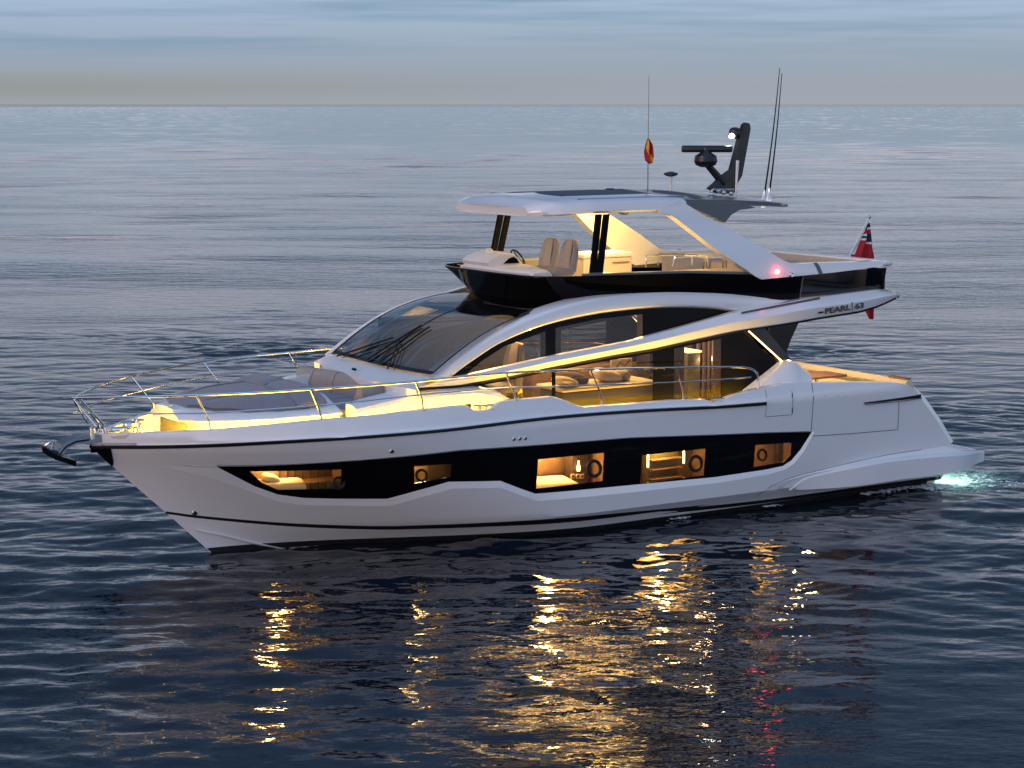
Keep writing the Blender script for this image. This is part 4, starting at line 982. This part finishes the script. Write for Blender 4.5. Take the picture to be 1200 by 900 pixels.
# ================================================================== FURNITURE AND LOOSE THINGS
def pillow(name, c, size, rz=0, tilt=0, mt=None, label='', cat='pillow', group=None):
    mb = MB(); rws = []
    for i in range(13):
        ph = -math.pi / 2 + math.pi * i / 12; row = []
        for k in range(20):
            th = 2 * math.pi * k / 20; f = lambda t_, e: math.copysign(abs(t_) ** e, t_)
            row.append((size[0] / 2 * f(math.cos(ph), .7) * f(math.cos(th), .55), size[1] / 2 * f(math.cos(ph), .7) * f(math.sin(th), .55), size[2] / 2 * f(math.sin(ph), .9) * (1 - .25 * (abs(math.cos(th)) * abs(math.sin(th))))))
        rws.append(row)
    mb.loft(rws, True, True)
    rot = Matrix.Rotation(rz, 3, 'Z') @ Matrix.Rotation(tilt, 3, 'Y'); mb.V = [np.array(rot @ Vector(v)) + np.array(c) for v in mb.V]
    o = mb.build(name, mt or M['linen'], None, 80); tag(o, label, cat, group); return o
# ---- saloon shell
mb = MB(); mb.box((10, 0, 1.83), (7.2, 3.7, .04)); mb.build('saloon_floor', M['floor'], yacht)
mb = MB(); mb.box((10.4, 0, 4.07), (6.2, 3.4, .03)); mb.build('saloon_ceiling', M['ceil'], yacht)
mb = MB(); mb.box((6.1, 0, 2.4), (.06, 3.6, 1.1)); mb.build('saloon_bulkhead', M['dwood'], yacht)
bx_ = MB().box((8.0, 1.74, 2.85), (3.2, .05, 2.0)); bx_.build('saloon_dark_backdrop', M['backdrop'], yacht)  # added dark backdrop, blocks the sea seen through the windscreen
# dashboard below the windscreen
mb = MB(); mb.loft([[(5.35, y, 3.02), (5.9, y, 3.08), (6.5, y, 3.02), (6.8, y, 2.85), (6.85, y, 1.85)] for y in lin(-1.7, 1.7, 12)][::-1], caps=True); mb.build('dashboard', M['black'], yacht, 40)
# saloon furniture seen through the port glass
def bx(name, c, d, mt, par=None, bev=.02, rz=0): return MB().box(c, d, rz, bev).build(name, mt, par, 40)
a = aty(653, 456, -1.55); e = aty(764, 446, -1.55)
so_ = empty('saloon_sofa', (a[0], -1.4, 1.85)); tag(so_, 'long olive sofa base with lit cream top inside the saloon, behind the middle side window', 'sofa')
bx('base', ((a[0] + e[0]) / 2, -1.35, (1.85 + a[2] - .06) / 2), (e[0] - a[0], .8, a[2] - .06 - 1.85), M['olive'], so_)
bx('seat', ((a[0] + e[0]) / 2, -1.30, a[2] - .01), (e[0] - a[0] + .05, .95, .07), M['cream'], so_, .03)
zt = a[2] + .03
for (u, y, s, rz, mt, lab) in ((672, -1.2, (.55, .5, .22), .3, M['sofa'], 'brown throw pillow on the cream saloon seat, forward of the two cream ones'),
                               (662, -1.5, (.5, .4, .2), .1, M['linen'], 'cream throw pillow at the forward end of the saloon seat'),
                               (710, -1.3, (.6, .5, .26), -.1, M['linen'], 'plump cream throw pillow in the middle of the saloon seat'),
                               (728, -1.35, (.34, .34, .22), .6, M['beige'], 'small round beige pillow on the saloon seat beside the plump cream one')):
    p = aty(u, 446, y); pillow('throw_pillow', (p[0], y, zt + s[2] * .45), s, rz, .25, mt, lab, 'pillow', 'throw pillows on the saloon seat')
p = aty(728, 428, -.9); pc = empty('framed_picture', (p[0], -.9, p[2])); tag(pc, 'tan panel picture with dark strokes behind the saloon pillows', 'picture')
bx('panel', p, (.50, .03, .26), M['beige'], pc, .005)
mb = MB(); mb.tube([p + np.array((-.18, -.02, -.10)), p + np.array((-.05, -.02, .06)), p + np.array((.06, -.02, -.02)), p + np.array((.2, -.02, .1))], .014, 5); mb.build('brush_stroke', M['dwood'], pc)
p0, p1 = aty(769, 440, -1.5), aty(787, 440, -1.5); bx('saloon_column', ((p0[0] + p1[0]) / 2, -1.4, 2.9), (p1[0] - p0[0], .25, 2.2), M['black'], yacht, .01)
# curtain
p0, p1 = aty(789, 430, -1.55), aty(801, 430, -1.55); mb = MB(); rws = []
for i in range(40):
    f = i / 39; rws.append([(p0[0] + (p1[0] - p0[0]) * f, -1.55 + .05 * math.sin(f * 32), z) for z in (1.87, 2.6, 3.5)])
mb.loft(rws); cu = mb.build('curtain', M['curtain'], None, 80); tag(cu, 'gathered brown curtain hanging in the saloon just aft of the black column', 'curtain')
gp = empty('galley_unit', (12, -1, 1.85)); tag(gp, 'olive galley cabinet with a self-glowing worktop deep inside the after saloon', 'cabinet')
p0, p1 = aty(801, 413, -1.2), aty(815, 413, -1.2)
bx('cabinet', ((p0[0] + p1[0]) / 2, -1.1, (1.85 + p0[2]) / 2), (p1[0] - p0[0], .5, p0[2] - 1.85), M['olive'], gp, .01)
bx('worktop', ((p0[0] + p1[0]) / 2, -1.1, p0[2] + .02), (p1[0] - p0[0] + .05, .56, .035), M['gloww'], gp, .01)  # worktop emits by itself, its lit look put into the material
for (ua, ub, v, y) in ((817, 820, 410, -.6), (824, 827, 408, -.7), (830, 832, 406, -.8)):
    q0, q1 = aty(ua, v, y), aty(ub, v, y); bx('cabin_partition', ((q0[0] + q1[0]) / 2, y, 2.75), (q1[0] - q0[0], .06, 1.8), M['wood'], yacht, .005)
q0, q1 = aty(835, 410, -1.5), aty(851, 410, -1.5); bx('saloon_panel', ((q0[0] + q1[0]) / 2, -1.5, 2.75), (q1[0] - q0[0], .06, 1.8), M['wood'], yacht, .005)
bx('saloon_sideboard', (10.9, 1.35, 2.25), (2.6, .4, .8), M['wood'], yacht, .02)
bx('after_bulkhead', (12.6, .75, 2.9), (.05, 1.9, 2.2), M['dwood'], yacht, .005)
# dinette / helm seat inside the windscreen
hsx = empty('indoor_helm_chair', (7.6, -1.15, 1.85)); tag(hsx, 'high taupe helm chair seen faintly through the windscreen', 'chair')
def chair(par, x, y, zf, zs, zb, mt, wdt=.52):
    MB().lathe([(.18, 0), (.17, .03), (.06, .05), (.05, zs - zf - .08), (.12, zs - zf - .06)], (x, y, zf), 14).build('pedestal', M['dsteel'], par)
    mb = MB(); mb.box((x - .05, y, zs - .03), (.54, wdt, .15), 0, .06); mb.build('seat', mt, par, 60)
    mb = MB(); rws = []
    for f in lin(0, 1, 15):
        z = zs + (zb - zs) * f; xx = x + .20 + .10 * f; k = 1 - .30 * max(0, (f - .55) / .45) ** 2; hw = wdt / 2 * k * (.96 + .06 * math.sin(f * 3.1)); th = .075 * (1 - .35 * f)
        e = 1 if f < .97 else .55
        rws.append([(xx - th * .5, y - hw * .5, z), (xx - th * 1.7 * e, y - hw * .82, z), (xx - th * .9, y - hw, z - .01), (xx + th * .4, y - hw * .95, z - .02), (xx + th, y - hw * .6, z), (xx + th, y + hw * .6, z), (xx + th * .4, y + hw * .95, z - .02), (xx - th * .9, y + hw, z - .01), (xx - th * 1.7 * e, y + hw * .82, z), (xx - th * .5, y + hw * .5, z)])
    mb.loft(rws, True, True); bk = mb.build('backrest', mt, par, 55)
    mb = MB()
    for sg in (-1, 1): mb.tube([(x + .20 + .10 * f - .075 * (1 - .35 * f) * .55 - .01, y + sg * wdt * .25 * (1 - .30 * max(0, (f - .55) / .45) ** 2), zs + (zb - zs) * f) for f in lin(.06, .97, 12)], .010, 5)
    mb.build('piping', M['pipe'], bk)
    mb = MB(); mb.loft([[(x + .19 + .10 * f - .075 * (1 - .35 * f) * .5 - .028 * math.sin(math.pi * f) ** .4, y + g * wdt * .235 * (1 - .30 * max(0, (f - .55) / .45) ** 2), zs + (zb - zs) * f) for g in lin(-1, 1, 5)] for f in lin(.05, .97, 12)]); mb.build('centre_panel', M['beige'], bk, 60)
chair(hsx, 7.5, -1.1, 1.85, 2.75, 3.55, M['taupe'], .6)
# ---- flybridge
for (y, x, lab) in ((-.86, 8.90, 'beige flybridge helm seat with dark piping, the nearer of the pair, beside the hardtop post'), (-.28, 8.84, 'beige flybridge helm seat with dark piping, the farther of the pair, next to the console')):
    hq = empty('helm_seat', (x, y, 4.22)); tag(hq, lab, 'seat', 'flybridge helm seats'); chair(hq, x, y, 4.22, 4.84, 5.42, M['taupe'], .50)
bar = empty('wet_bar', (11.0, .2, 4.22)); tag(bar, 'cream wet bar cabinet with pale worktop on the flybridge behind the helm seats', 'cabinet')
p0, p1 = aty(680, 296, .1), aty(739, 297.5, .1)
bx('cabinet', ((p0[0] + p1[0]) / 2, .35, (4.22 + p1[2] - .05) / 2), (p1[0] - p0[0] - .04, .66, p1[2] - .05 - 4.22), M['cream'], bar)
bx('worktop', ((p0[0] + p1[0]) / 2, .35, p1[2]), (p1[0] - p0[0], .72, .09), M['white2'], bar, .03)
MB().tube([((p0[0] + p1[0]) / 2 + .1, .0, p1[2] - .15), ((p0[0] + p1[0]) / 2 + .5, .0, p1[2] - .15)], .012, 6).build('handle', M['dsteel'], bar)
fs = empty('flybridge_sofa', (12, -1.3, 4.22)); tag(fs, 'long cream sofa with steel grab rails along the flybridge side', 'sofa')
p0, p1 = aty(745, 318, -1.45), aty(885, 318, -1.45)
bx('seat', ((p0[0] + p1[0]) / 2, -1.45, 4.68), (p1[0] - p0[0], .62, .16), M['cream'], fs, .05)
bx('base', ((p0[0] + p1[0]) / 2, -1.45, 4.41), (p1[0] - p0[0] - .1, .56, .36), M['white2'], fs, .02)
for px in (((757, 313), (757.5, 301), (762, 299.5), (812, 298.5), (818, 300)), ((788, 311), (791, 303), (795, 301.5), (824, 301), (829, 304), (830, 312)), ((771, 301), (771, 311)), ((811, 301), (811, 311))):
    MB().tube(smooth_curve([aty(u, v, -.9) for u, v in px], 4) if len(px) > 2 else [aty(u, v, -.9) for u, v in px], .013, 7).build('grab_rail', M['steel'], fs)
ft = empty('flybridge_table', (13.0, -.3, 4.22)); tag(ft, 'pale flybridge table on two steel legs in front of the after seats', 'table')
p = aty(838, 299, -.2); bx('tabletop', p, (1.0, .8, .05), M['white2'], ft, .02)
for dx in (-.25, .25): MB().tube([(p[0] + dx, p[1], 4.22), (p[0] + dx, p[1], p[2] - .02)], .05, 10).build('leg', M['steel'], ft)
# after lounge: padding inside the coaming
mb = MB(); rws = []
for p_ in ((13.2, 1.80, 4.86), (14.2, 1.92, 4.80), (15.2, 1.92, 4.80), (15.9, 1.85, 4.79), (16.02, 1.2, 4.78), (16.03, 0, 4.78), (16.02, -1.2, 4.78), (15.9, -1.85, 4.77)):
    x, y, z = p_; n_ = np.array((0, np.sign(y) if x < 15.8 else 0, 0)) + (np.array((1, 0, 0)) if x > 15.8 else 0)
    rws.append([np.array((x, y, 4.25)) - n_ * .15, np.array((x, y, z - .08)) - n_ * .10, np.array((x, y, z)) - n_ * .02, np.array((x, y, z - .02)) + n_ * .06])
mb.loft(rws); ls = empty('after_lounge', (15, 0, 4.22)); tag(ls, 'beige padded lounge wrapped round the after end of the flybridge', 'sofa'); mb.build('backrest', M['beige'], ls, 50)
mb = MB(); mb.box((15.2, 1.2, 4.5), (1.5, .9, .3), 0, .06); mb.box((15.65, -.3, 4.5), (.6, 2.2, .3), 0, .06); mb.build('seat', M['beige'], ls, 50)
# ---- cabins behind the hull windows
def cabin(W, y0, zlo, zhi, back, dx=.35, pw=22, lampf=.5, lamp_y=.35):
    zhi = max(p[1] for p in W) + .10
    xs = [p[0] for p in W]; x0, x1 = min(xs) - dx, max(xs) + dx + .5; yo = -min(hb(x0, zlo), hb(x1, zlo), hb(x0, zhi)) + .14
    yo = min(yo, y0 - .35)
    V = [(x, y, z) for x in (x0, x1) for y in (yo, y0) for z in (zlo, zhi)]
    # open on the outboard side
    add('cabin_shell', V, [(2, 6, 7, 3), (0, 4, 6, 2), (1, 3, 7, 5), (0, 2, 3, 1), (4, 5, 7, 6)], back, yacht)
    add('ceiling_glow_panel', [(x0 + .12, yo + .08, zhi - .01), (x1 - .45, yo + .08, zhi - .01), (x1 - .45, y0 - .15, zhi - .01), (x0 + .12, y0 - .15, zhi - .01)], [(0, 3, 2, 1)], M['glowcab'], yacht)  # added glowing panel, gives window-wide gold reflections on the sea
    lamp('cabin_light', 'POINT', (x0 + (x1 - x0) * lampf, y0 + (yo - y0) * lamp_y, zhi - .12), pw * 2.5, (1, .66, .24), yacht, .10)
    return x0, x1, yo
HWZ = lambda W: (min(p[1] for p in W), max(p[1] for p in W))
W = win[0]; x0, x1, yo = cabin(W, -.25, 1.22, 1.98, M['wood'], pw=16, lampf=.4, dx=.02)
bd = empty('forward_bed', (x0 + .6, -.6, 1.0)); tag(bd, 'bed with rumpled cream linen behind the foremost hull window', 'bed')
p = aty(315, 570, -.85); bx('mattress', (p[0] + .30, -.62, p[2] - .08), (.95, .62, .24), M['linen'], bd, .08, rz=-.30); bx('base', (p[0] + .35, -.55, 1.12), (.85, .45, .2), M['dwood'], bd, .02, rz=-.30)
pillow('bed_pillow', (p[0] + .18, -.55, p[2] + .08), (.34, .42, .16), -.3, .3, M['linen'], 'cream pillow on the bed behind the foremost hull window')
for i in range(9):
    u = 328 + i * 9; q = aty(u, 560, -.28); bx('wall_slat', (q[0], -.268, 1.5), (.012, .012, 1.0), M['dwood'], yacht, 0)
W = win[1]; cabin(W, -1.1, .9, 1.95, M['wood'], pw=9)
q = aty(514, 553, -1.12); bx('cabin_door', (q[0], -1.12, 1.4), (.5, .03, 1.0), M['dwood'], yacht, .005)
W = win[2]; x0, x1, yo = cabin(W, -.9, .6, 1.95, M['cream'], pw=26)
bd = empty('midship_bed', (x0 + .6, -1.4, .6)); tag(bd, 'bed with a turned-down cream cover behind the middle hull window', 'bed')
p = aty(645, 567, -1.6); bx('mattress', (p[0], -1.55, p[2] - .05), (.95, .9, .25), M['linen'], bd, .09, rz=-.25); bx('base', (p[0], -1.5, .75), (.95, .8, .25), M['wood'], bd, .02)
bx('headboard', (aty(652, 556, -1.0)[0], -1.0, 1.25), (1.05, .06, .62), M['wood'], bd, .02)
q0, q1 = aty(672, 550, -1.3), aty(686, 550, -1.3)
sh = empty('cabin_wardrobe', (q0[0], -1.3, .6)); tag(sh, 'dark wardrobe with framed shelf of small objects behind the middle hull window', 'wardrobe')
bx('carcass', ((q0[0] + q1[0]) / 2, -1.2, 1.2), (q1[0] - q0[0] + .1, .3, 1.3), M['dwood'], sh, .01)
for u in (671, 677, 682):
    q = aty(u, 558, -1.38); mb = MB(); mb.box(q, (.09, .02, .09), 0, .01); mb.build('picture_frame', M['cream'], sh); MB().box(q + np.array((0, -.012, 0)), (.05, .01, .05)).build('picture_inset', M['dwood'], sh)
q = aty(678, 546, -1.42); MB().lathe([(.03, -.1), (.04, -.04), (.015, .05), (.015, .1)], q, 12).build('glowing_bottle', M['gloww'], sh)  # bottle emits by itself in place of catching cabin light
W = win[3]; x0, x1, yo = cabin(W, -.9, .55, 1.9, M['wood'], pw=20, lampf=.6)
q0, q1 = aty(764, 545, -1.3), aty(800, 545, -1.3)
wd_ = empty('after_wardrobe', (q0[0], -1.2, .6)); tag(wd_, 'tall brown cabinet with angled shelves behind the fourth hull window from the bow', 'wardrobe')
bx('carcass', ((q0[0] + q1[0]) / 2, -1.05, 1.2), (q1[0] - q0[0], .2, 1.3), M['olive'], wd_, .01)
for v in (538, 549, 560):
    q = aty(782, v, -1.3); bx('shelf', (q[0], -1.2, q[2]), (q1[0] - q0[0], .25, .02), M['wood'], wd_, .004)
for u in (761, 803): q = aty(u, 545, -1.4); bx('light_strip', (q[0], -1.35, 1.25), (.035, .03, .62), M['gloww'], wd_, .005)
W = win[4]; cabin(W, -1.0, .6, 1.9, M['wood'], pw=15, lampf=.4)
q = aty(912, 532, -1.05); bx('cabin_locker', (q[0] + .1, -1.08, 1.2), (.35, .12, 1.2), M['dwood'], yacht, .01)

# ---- anchor on the bow roller
mb = MB(); poly = [aty(*p, 0)[[0, 2]] for p in ((122, 508.5), (106, 508), (92, 509.5), (78, 514), (69, 519), (66, 529), (70, 532), (76, 524), (86, 519.5), (100, 518), (112, 517), (122, 515))]
mb.prism([tuple(p) for p in poly], -.15, .15); mb.build('bow_roller', M['dsteel'], yacht)
anc = empty('anchor', tuple(aty(75, 527, 0))); tag(anc, 'dark plough anchor with a steel roll bar hanging at the bow roller', 'anchor')
mb = MB(); mb.tube([aty(u, v, -.12) for u, v in ((104, 514), (88, 516), (76, 522), (69, 531))], [.045, .05, .05, .04], 8); mb.build('shank', M['dsteel'], anc)
mb = MB(); rws = []
for (u, v, h_, w_) in ((49.5, 526, .02, .06), (56, 531, .05, .20), (66, 536, .08, .30), (78, 539.5, .06, .26), (89, 543.5, .01, .03)):
    p = aty(u, v, -.1); rws.append([p + np.array((0, -w_, .05)), p + np.array((0, -w_ * .5, h_)), p + np.array((0, 0, h_ + .04)), p + np.array((0, w_ * .5, h_)), p + np.array((0, w_, .05)), p + np.array((0, 0, -.05))])
mb.loft(rws, True, True); mb.build('fluke', M['carbon'], anc)
mb = MB(); mb.tube(smooth_curve([aty(50, 526, -.1), aty(53, 522, -.2), aty(61, 517, -.25), aty(63, 518, 0), aty(61, 528, -.2)], 5), .018, 6); mb.build('roll_bar', M['steel'], anc)

# ---- flags
def flag(name, left, right, y, nf, patt, mats, label, amp=.06, fr=2.2):
    Lc, Rc = resamp([aty(u, v, y) for u, v in left], 46), resamp([aty(u, v, y) for u, v in right], 46); V = []; F = []; fm = []
    for i in range(46):
        for j in range(25):
            g = j / 24; p = Lc[i] * (1 - g) + Rc[i] * g; p = p + np.array((0, 1, 0)) * amp * math.sin(g * fr * 6.28 + i * .06) * (min(1, i / 10) + .1) + np.array((.3, .4, 0)) * amp * math.sin(i * .21 + 5 * g) * .5; V.append(p)
    for i in range(45):
        for j in range(24): F.append((i * 25 + j, i * 25 + j + 1, (i + 1) * 25 + j + 1, (i + 1) * 25 + j)); fm.append(patt(i / 45, j / 24))
    o = add(name, V, F, None, None, 80, mats, fm); return o
def ens(s, g):
    if g < .12 and s < .33: return 2
    s = s * 2.25
    if s < .06: return 1
    if s < .46 and g > .10:
        d = (s - .06) * 30 + g * 2.5 * math.sin(s * 9)
        d = (s * 1.0 + .05 * g - .04)
        k = (d * 18) % 6.0
        if s > .34 and g < .55: return 2 if s < .37 else 0
        if k < 1.3: return 1
        if k < 2.1: return 2
        if k < 3.6: return 0
        if k < 4.2: return 2
        return 1
    return 0
en = flag('red_ensign', [(1017, 262), (1008, 282), (999, 299), (1004, 340), (1019.5, 374)], [(1019.5, 261), (1023, 282), (1026.5, 301), (1025, 340), (1022, 374)], 0, 3, ens, [M['red'], M['blue'], M['fwhite']], '')
tag(en, 'limp red ensign with blue and white canton on the stern flagstaff', 'flag')
mb = MB(); mb.tube([aty(1012, 312, 0) + np.array((-.6, 0, -.05)), aty(1018.5, 254.5, 0)], [.022, .018], 8); st_ = mb.build('flagstaff', M['fwhite'], yacht)
p = aty(1018.7, 254, 0); MB().lathe([(.0, -.05), (.035, -.03), (.04, .0), (.02, .03), (0, .04)], p, 10).build('truck', M['steel'], st_)
es = flag('courtesy_flag', [(758.5, 162), (756, 178), (757, 188), (761, 192)], [(760.5, 162), (763.5, 170), (765.5, 183), (764, 191)], .86, 2, lambda s, g: (1 if .28 < g + .12 * math.sin(s * 5) < .72 else 0), [M['red'], M['yellow']], '', .04, 1.6)
tag(es, 'small red and yellow courtesy flag drooping from the signal pole above the hardtop', 'flag')

# ---- name on the sheer band
def text(s, size, pos, xdir, updir, mt, name, sx=1.62, shear=.10):
    c = bpy.data.curves.new(name, 'FONT'); c.body = s; c.size = size; c.shear = shear; c.extrude = .002; c.offset = .0045
    o = bpy.data.objects.new(name, c); COL.objects.link(o); dg = bpy.context.evaluated_depsgraph_get()
    me = bpy.data.meshes.new_from_object(o.evaluated_get(dg)); bpy.data.objects.remove(o); bpy.data.curves.remove(c)
    xd = Vector(xdir).normalized(); ud = Vector(updir); nd = xd.cross(ud).normalized(); ud = nd.cross(xd).normalized()
    mt4 = Matrix(((xd.x * sx, ud.x, nd.x, pos[0]), (xd.y * sx, ud.y, nd.y, pos[1]), (xd.z * sx, ud.z, nd.z, pos[2]), (0, 0, 0, 1)))
    me.transform(mt4); me.materials.append(mt); q = bpy.data.objects.new(name, me); COL.objects.link(q); q.parent = wing_a; return q, max(v.co.x for v in me.vertices)
def wingface(u, v): return onsurf(u, v, wbf, off=.018)
A0, A1 = wingface(966, 367.5), wingface(1034, 356)
A_up = wingface(1000, 355); B_dn = wingface(1000, 362); xd = A1 - A0
def wl(u, v): return wingface(u, v)
upd = np.array((0, .10, 1.0))
_, xe = text('PEARL', .150, wl(966.5, 368), xd, upd, M['black'], 'name_lettering')
text('|', .20, wl(998, 362), xd, upd, M['black'], 'name_divider', .7)
text('63', .150, wl(1002, 362.2), xd, upd, M['black'], 'number_lettering')
mb = MB()
for k, (ln_, h_) in enumerate(((.05, .03), (.05, .045), (.05, .03))):
    p = wl(960 + k * 2.0, 367.6 - k * .3); mb.box(p + np.array((0, -.002, .02)), (ln_, .006, h_))
em = mb.build('name_emblem', M['black'], wing_a)

# ================================================================== WAKE
def blob_field(name, pts, mt, smin, smax):
    mb = MB()
    for (x, y, z) in pts:
        s = smin + (smax - smin) * rng.random() ** 2; n_ = 7; a0 = rng.random() * 6; st_ = 1 + rng.random() * 1.6; an = TH * -1 + rng.normal() * .5
        ring = []
        for k in range(n_):
            a = a0 + 6.283 * k / n_; rr = s * (.6 + .6 * rng.random()); ex, ey = rr * math.cos(a) * st_, rr * math.sin(a)
            ring.append((x + ex * math.cos(an) - ey * math.sin(an), y + ex * math.sin(an) + ey * math.cos(an), z))
        mb.put(ring + [(x, y, z + s * (.25 + .5 * rng.random()))], [(k, (k + 1) % n_, n_) for k in range(n_)])
    return mb.build(name, mt, None, 80)
M['foam'] = mat('foam', (.62, .68, .70), .8, var=.2, vscale=8)
pts = []
for _ in range(420):
    f = rng.random() ** 1.5; x = 17.1 + f * 2.2; y = -2.25 + rng.normal() * (.16 + f * .35) - f * .15
    pts.append((x, y, .03))
for _ in range(260):
    x = 15.6 + rng.random() * 2.0; pts.append((x, -hb(min(x, 17.4), 0) - .05 - abs(rng.normal()) * .10, .03))
for c_ in (10.9, 13.2):
    for _ in range(26): x = c_ + rng.normal() * .14; pts.append((x, -hb(x, 0) - .02 - abs(rng.normal()) * .05, .03))
fo = blob_field('wake_foam', pts, M['foam'], .008, .045); tag(fo, kind='stuff')
# aerated water thrown up by the propellers: a thin broken layer riding on the sea surface, spread to catch the stern lamps' glow
cx = lin(17.0, 22.5, 110); cy = lin(-4.2, 2.5, 130); V = []; F = []
ix = np.clip(((cx - SX0) / (SX1 - SX0) * (nx - 1)).round().astype(int), 0, nx - 1); iy = np.clip(((cy - SY0) / (SY1 - SY0) * (ny - 1)).round().astype(int), 0, ny - 1)
for a in range(110):
    for b_ in range(130): V.append((cx[a], cy[b_], float(H[ix[a], iy[b_]]) + .012 + .012 * rng.random() * math.exp(-((cx[a] - 18.2) ** 2 + (cy[b_] + 1.8) ** 2) / 2)))
F = [(a * 130 + b_, (a + 1) * 130 + b_, (a + 1) * 130 + b_ + 1, a * 130 + b_ + 1) for a in range(109) for b_ in range(129)]
mt = bpy.data.materials.new('aerated_water'); mt.use_nodes = True; t = mt.node_tree; pb = t.nodes['Principled BSDF']; pb.inputs['Base Color'].default_value = (.42, .55, .52, 1); pb.inputs['Roughness'].default_value = .35
gq = t.nodes.new('ShaderNodeNewGeometry')
def tnode(tp, **k):
    n_ = t.nodes.new(tp)
    for a_, b__ in k.items(): setattr(n_, a_, b__)
    return n_
nzz = tnode('ShaderNodeTexNoise'); nzz.inputs['Scale'].default_value = 3.2; nzz.inputs['Detail'].default_value = 7; nzz.inputs['Roughness'].default_value = .68; nzz.inputs['Distortion'].default_value = .6; t.links.new(gq.outputs['Position'], nzz.inputs[0])
dd = tnode('ShaderNodeVectorMath', operation='DISTANCE'); dd.inputs[1].default_value = (18.3, -1.5, 0); t.links.new(gq.outputs['Position'], dd.inputs[0])
fall = tnode('ShaderNodeMapRange'); fall.inputs['From Min'].default_value = .2; fall.inputs['From Max'].default_value = 3.6; fall.inputs['To Min'].default_value = .30; fall.inputs['To Max'].default_value = -.42; t.links.new(dd.outputs['Value'], fall.inputs['Value'])  # patch widened to spread the stern lamps' glow
sm_ = tnode('ShaderNodeMath', operation='ADD'); t.links.new(nzz.outputs['Fac'], sm_.inputs[0]); t.links.new(fall.outputs[0], sm_.inputs[1])
al = tnode('ShaderNodeMapRange'); al.inputs['From Min'].default_value = .42; al.inputs['From Max'].default_value = .85; al.inputs['To Max'].default_value = .85; t.links.new(sm_.outputs[0], al.inputs['Value'])
trn = tnode('ShaderNodeBsdfTransparent'); mxx = tnode('ShaderNodeMixShader'); t.links.new(al.outputs[0], mxx.inputs[0]); t.links.new(trn.outputs[0], mxx.inputs[1]); t.links.new(pb.outputs[0], mxx.inputs[2]); t.links.new(mxx.outputs[0], t.nodes['Material Output'].inputs[0])
cw = add('churned_water', V, F, mt, None, 180); tag(cw, kind='stuff')
for y in (-1.7, -.9, 0, .9, 1.7):
    MB().lathe([(0, -.02), (.06, -.02), (.06, .02), (0, .025)], (17.75, y, .30), 12).build('underwater_lamp', M['ledu'], yacht)
for y in (-2.0, -1.3, -.5): lamp('stern_light', 'SPOT', (18.0, y, .36), 60, (.66, 1, .84), yacht, .06, angle=150, target=(19.5, y - .6, -.6))

# ================================================================== WARM LIGHTS
def strip(x0, x1, yf, z, e, tgt, h=.04, sides=(1, -1), seg=1.3, col=WARM):
    n_ = max(1, int((x1 - x0) / seg)); d = (x1 - x0) / n_
    for sg in sides:
        for i in range(n_):
            x = x0 + d * (i + .5); y = -sg * yf(x)
            a = np.array((x - d / 2, -sg * yf(x - d / 2), z)); b_ = np.array((x + d / 2, -sg * yf(x + d / 2), z)); xa = Vector(b_ - a).normalized()
            fw = Vector((0, sg * tgt[0], tgt[1])).normalized(); zax = -(fw - xa * fw.dot(xa)).normalized(); yax = zax.cross(xa)
            o = lamp('deck_strip_light', 'AREA', (0, 0, 0), e * d, col, yacht, size=(d * .97, h))
            o.matrix_world = Matrix(((xa.x, yax.x, zax.x, x), (xa.y, yax.y, zax.y, y), (xa.z, yax.z, zax.z, z), (0, 0, 0, 1)))
strip(1.35, 3.75, lambda x: trw(x) + .02, 2.09, 90, (.8, .45), h=.03, seg=.6)
strip(4.0, 7.4, lambda x: 2.02, 2.06, 72, (.8, .5), h=.03)
strip(7.4, 13.6, lambda x: hb(x, 2.0) - .28, 1.90, 58, (.75, .8))
lamp('quarter_fill', 'POINT', (12.45, -2.28, 2.12), 9, WARM, yacht, .05)  # added fill, turns the quarter fairing gold
lamp('bow_well_light', 'POINT', (.75, -.25, 2.35), 34, WARM, yacht, .05)
for x in (10.0, 10.9):
    for y in (-1.0, 1.0): lamp('hardtop_light', 'SPOT', (x, y, 5.9), 90, (1, .64, .24), yacht, .04, angle=130)
lamp('hardtop_light', 'POINT', (11.1, .75, 5.75), 230, (1, .58, .13), yacht, .06)
for y in (-1.0, 1.0): lamp('cockpit_light', 'SPOT', (14.8, y, 3.9), 260, (1, .66, .28), yacht, .05, angle=150)
for x in (7.4, 9.2, 11.2): lamp('saloon_light', 'SPOT', (x, -.4, 4.0), 30, (1, .66, .32), yacht, .05, angle=150)
for x in (8.0, 9.6, 11.2):
    for y in (-.9, .35, 1.3): bx('ceiling_glow_panel', (x, y, 4.045), (1.35, .42, .02), M['glowceil'], yacht, .004)  # added glowing panels, mirrored as gold in the water
lamp('saloon_light', 'POINT', (9.5, -1.75, 2.0), 14, (1, .70, .28), yacht, .05)
lamp('galley_light', 'POINT', (12.1, -1.4, 3.0), 22, (1, .66, .32), yacht, .05)
print('objects', len(bpy.data.objects), 'sea verts', nx * ny)
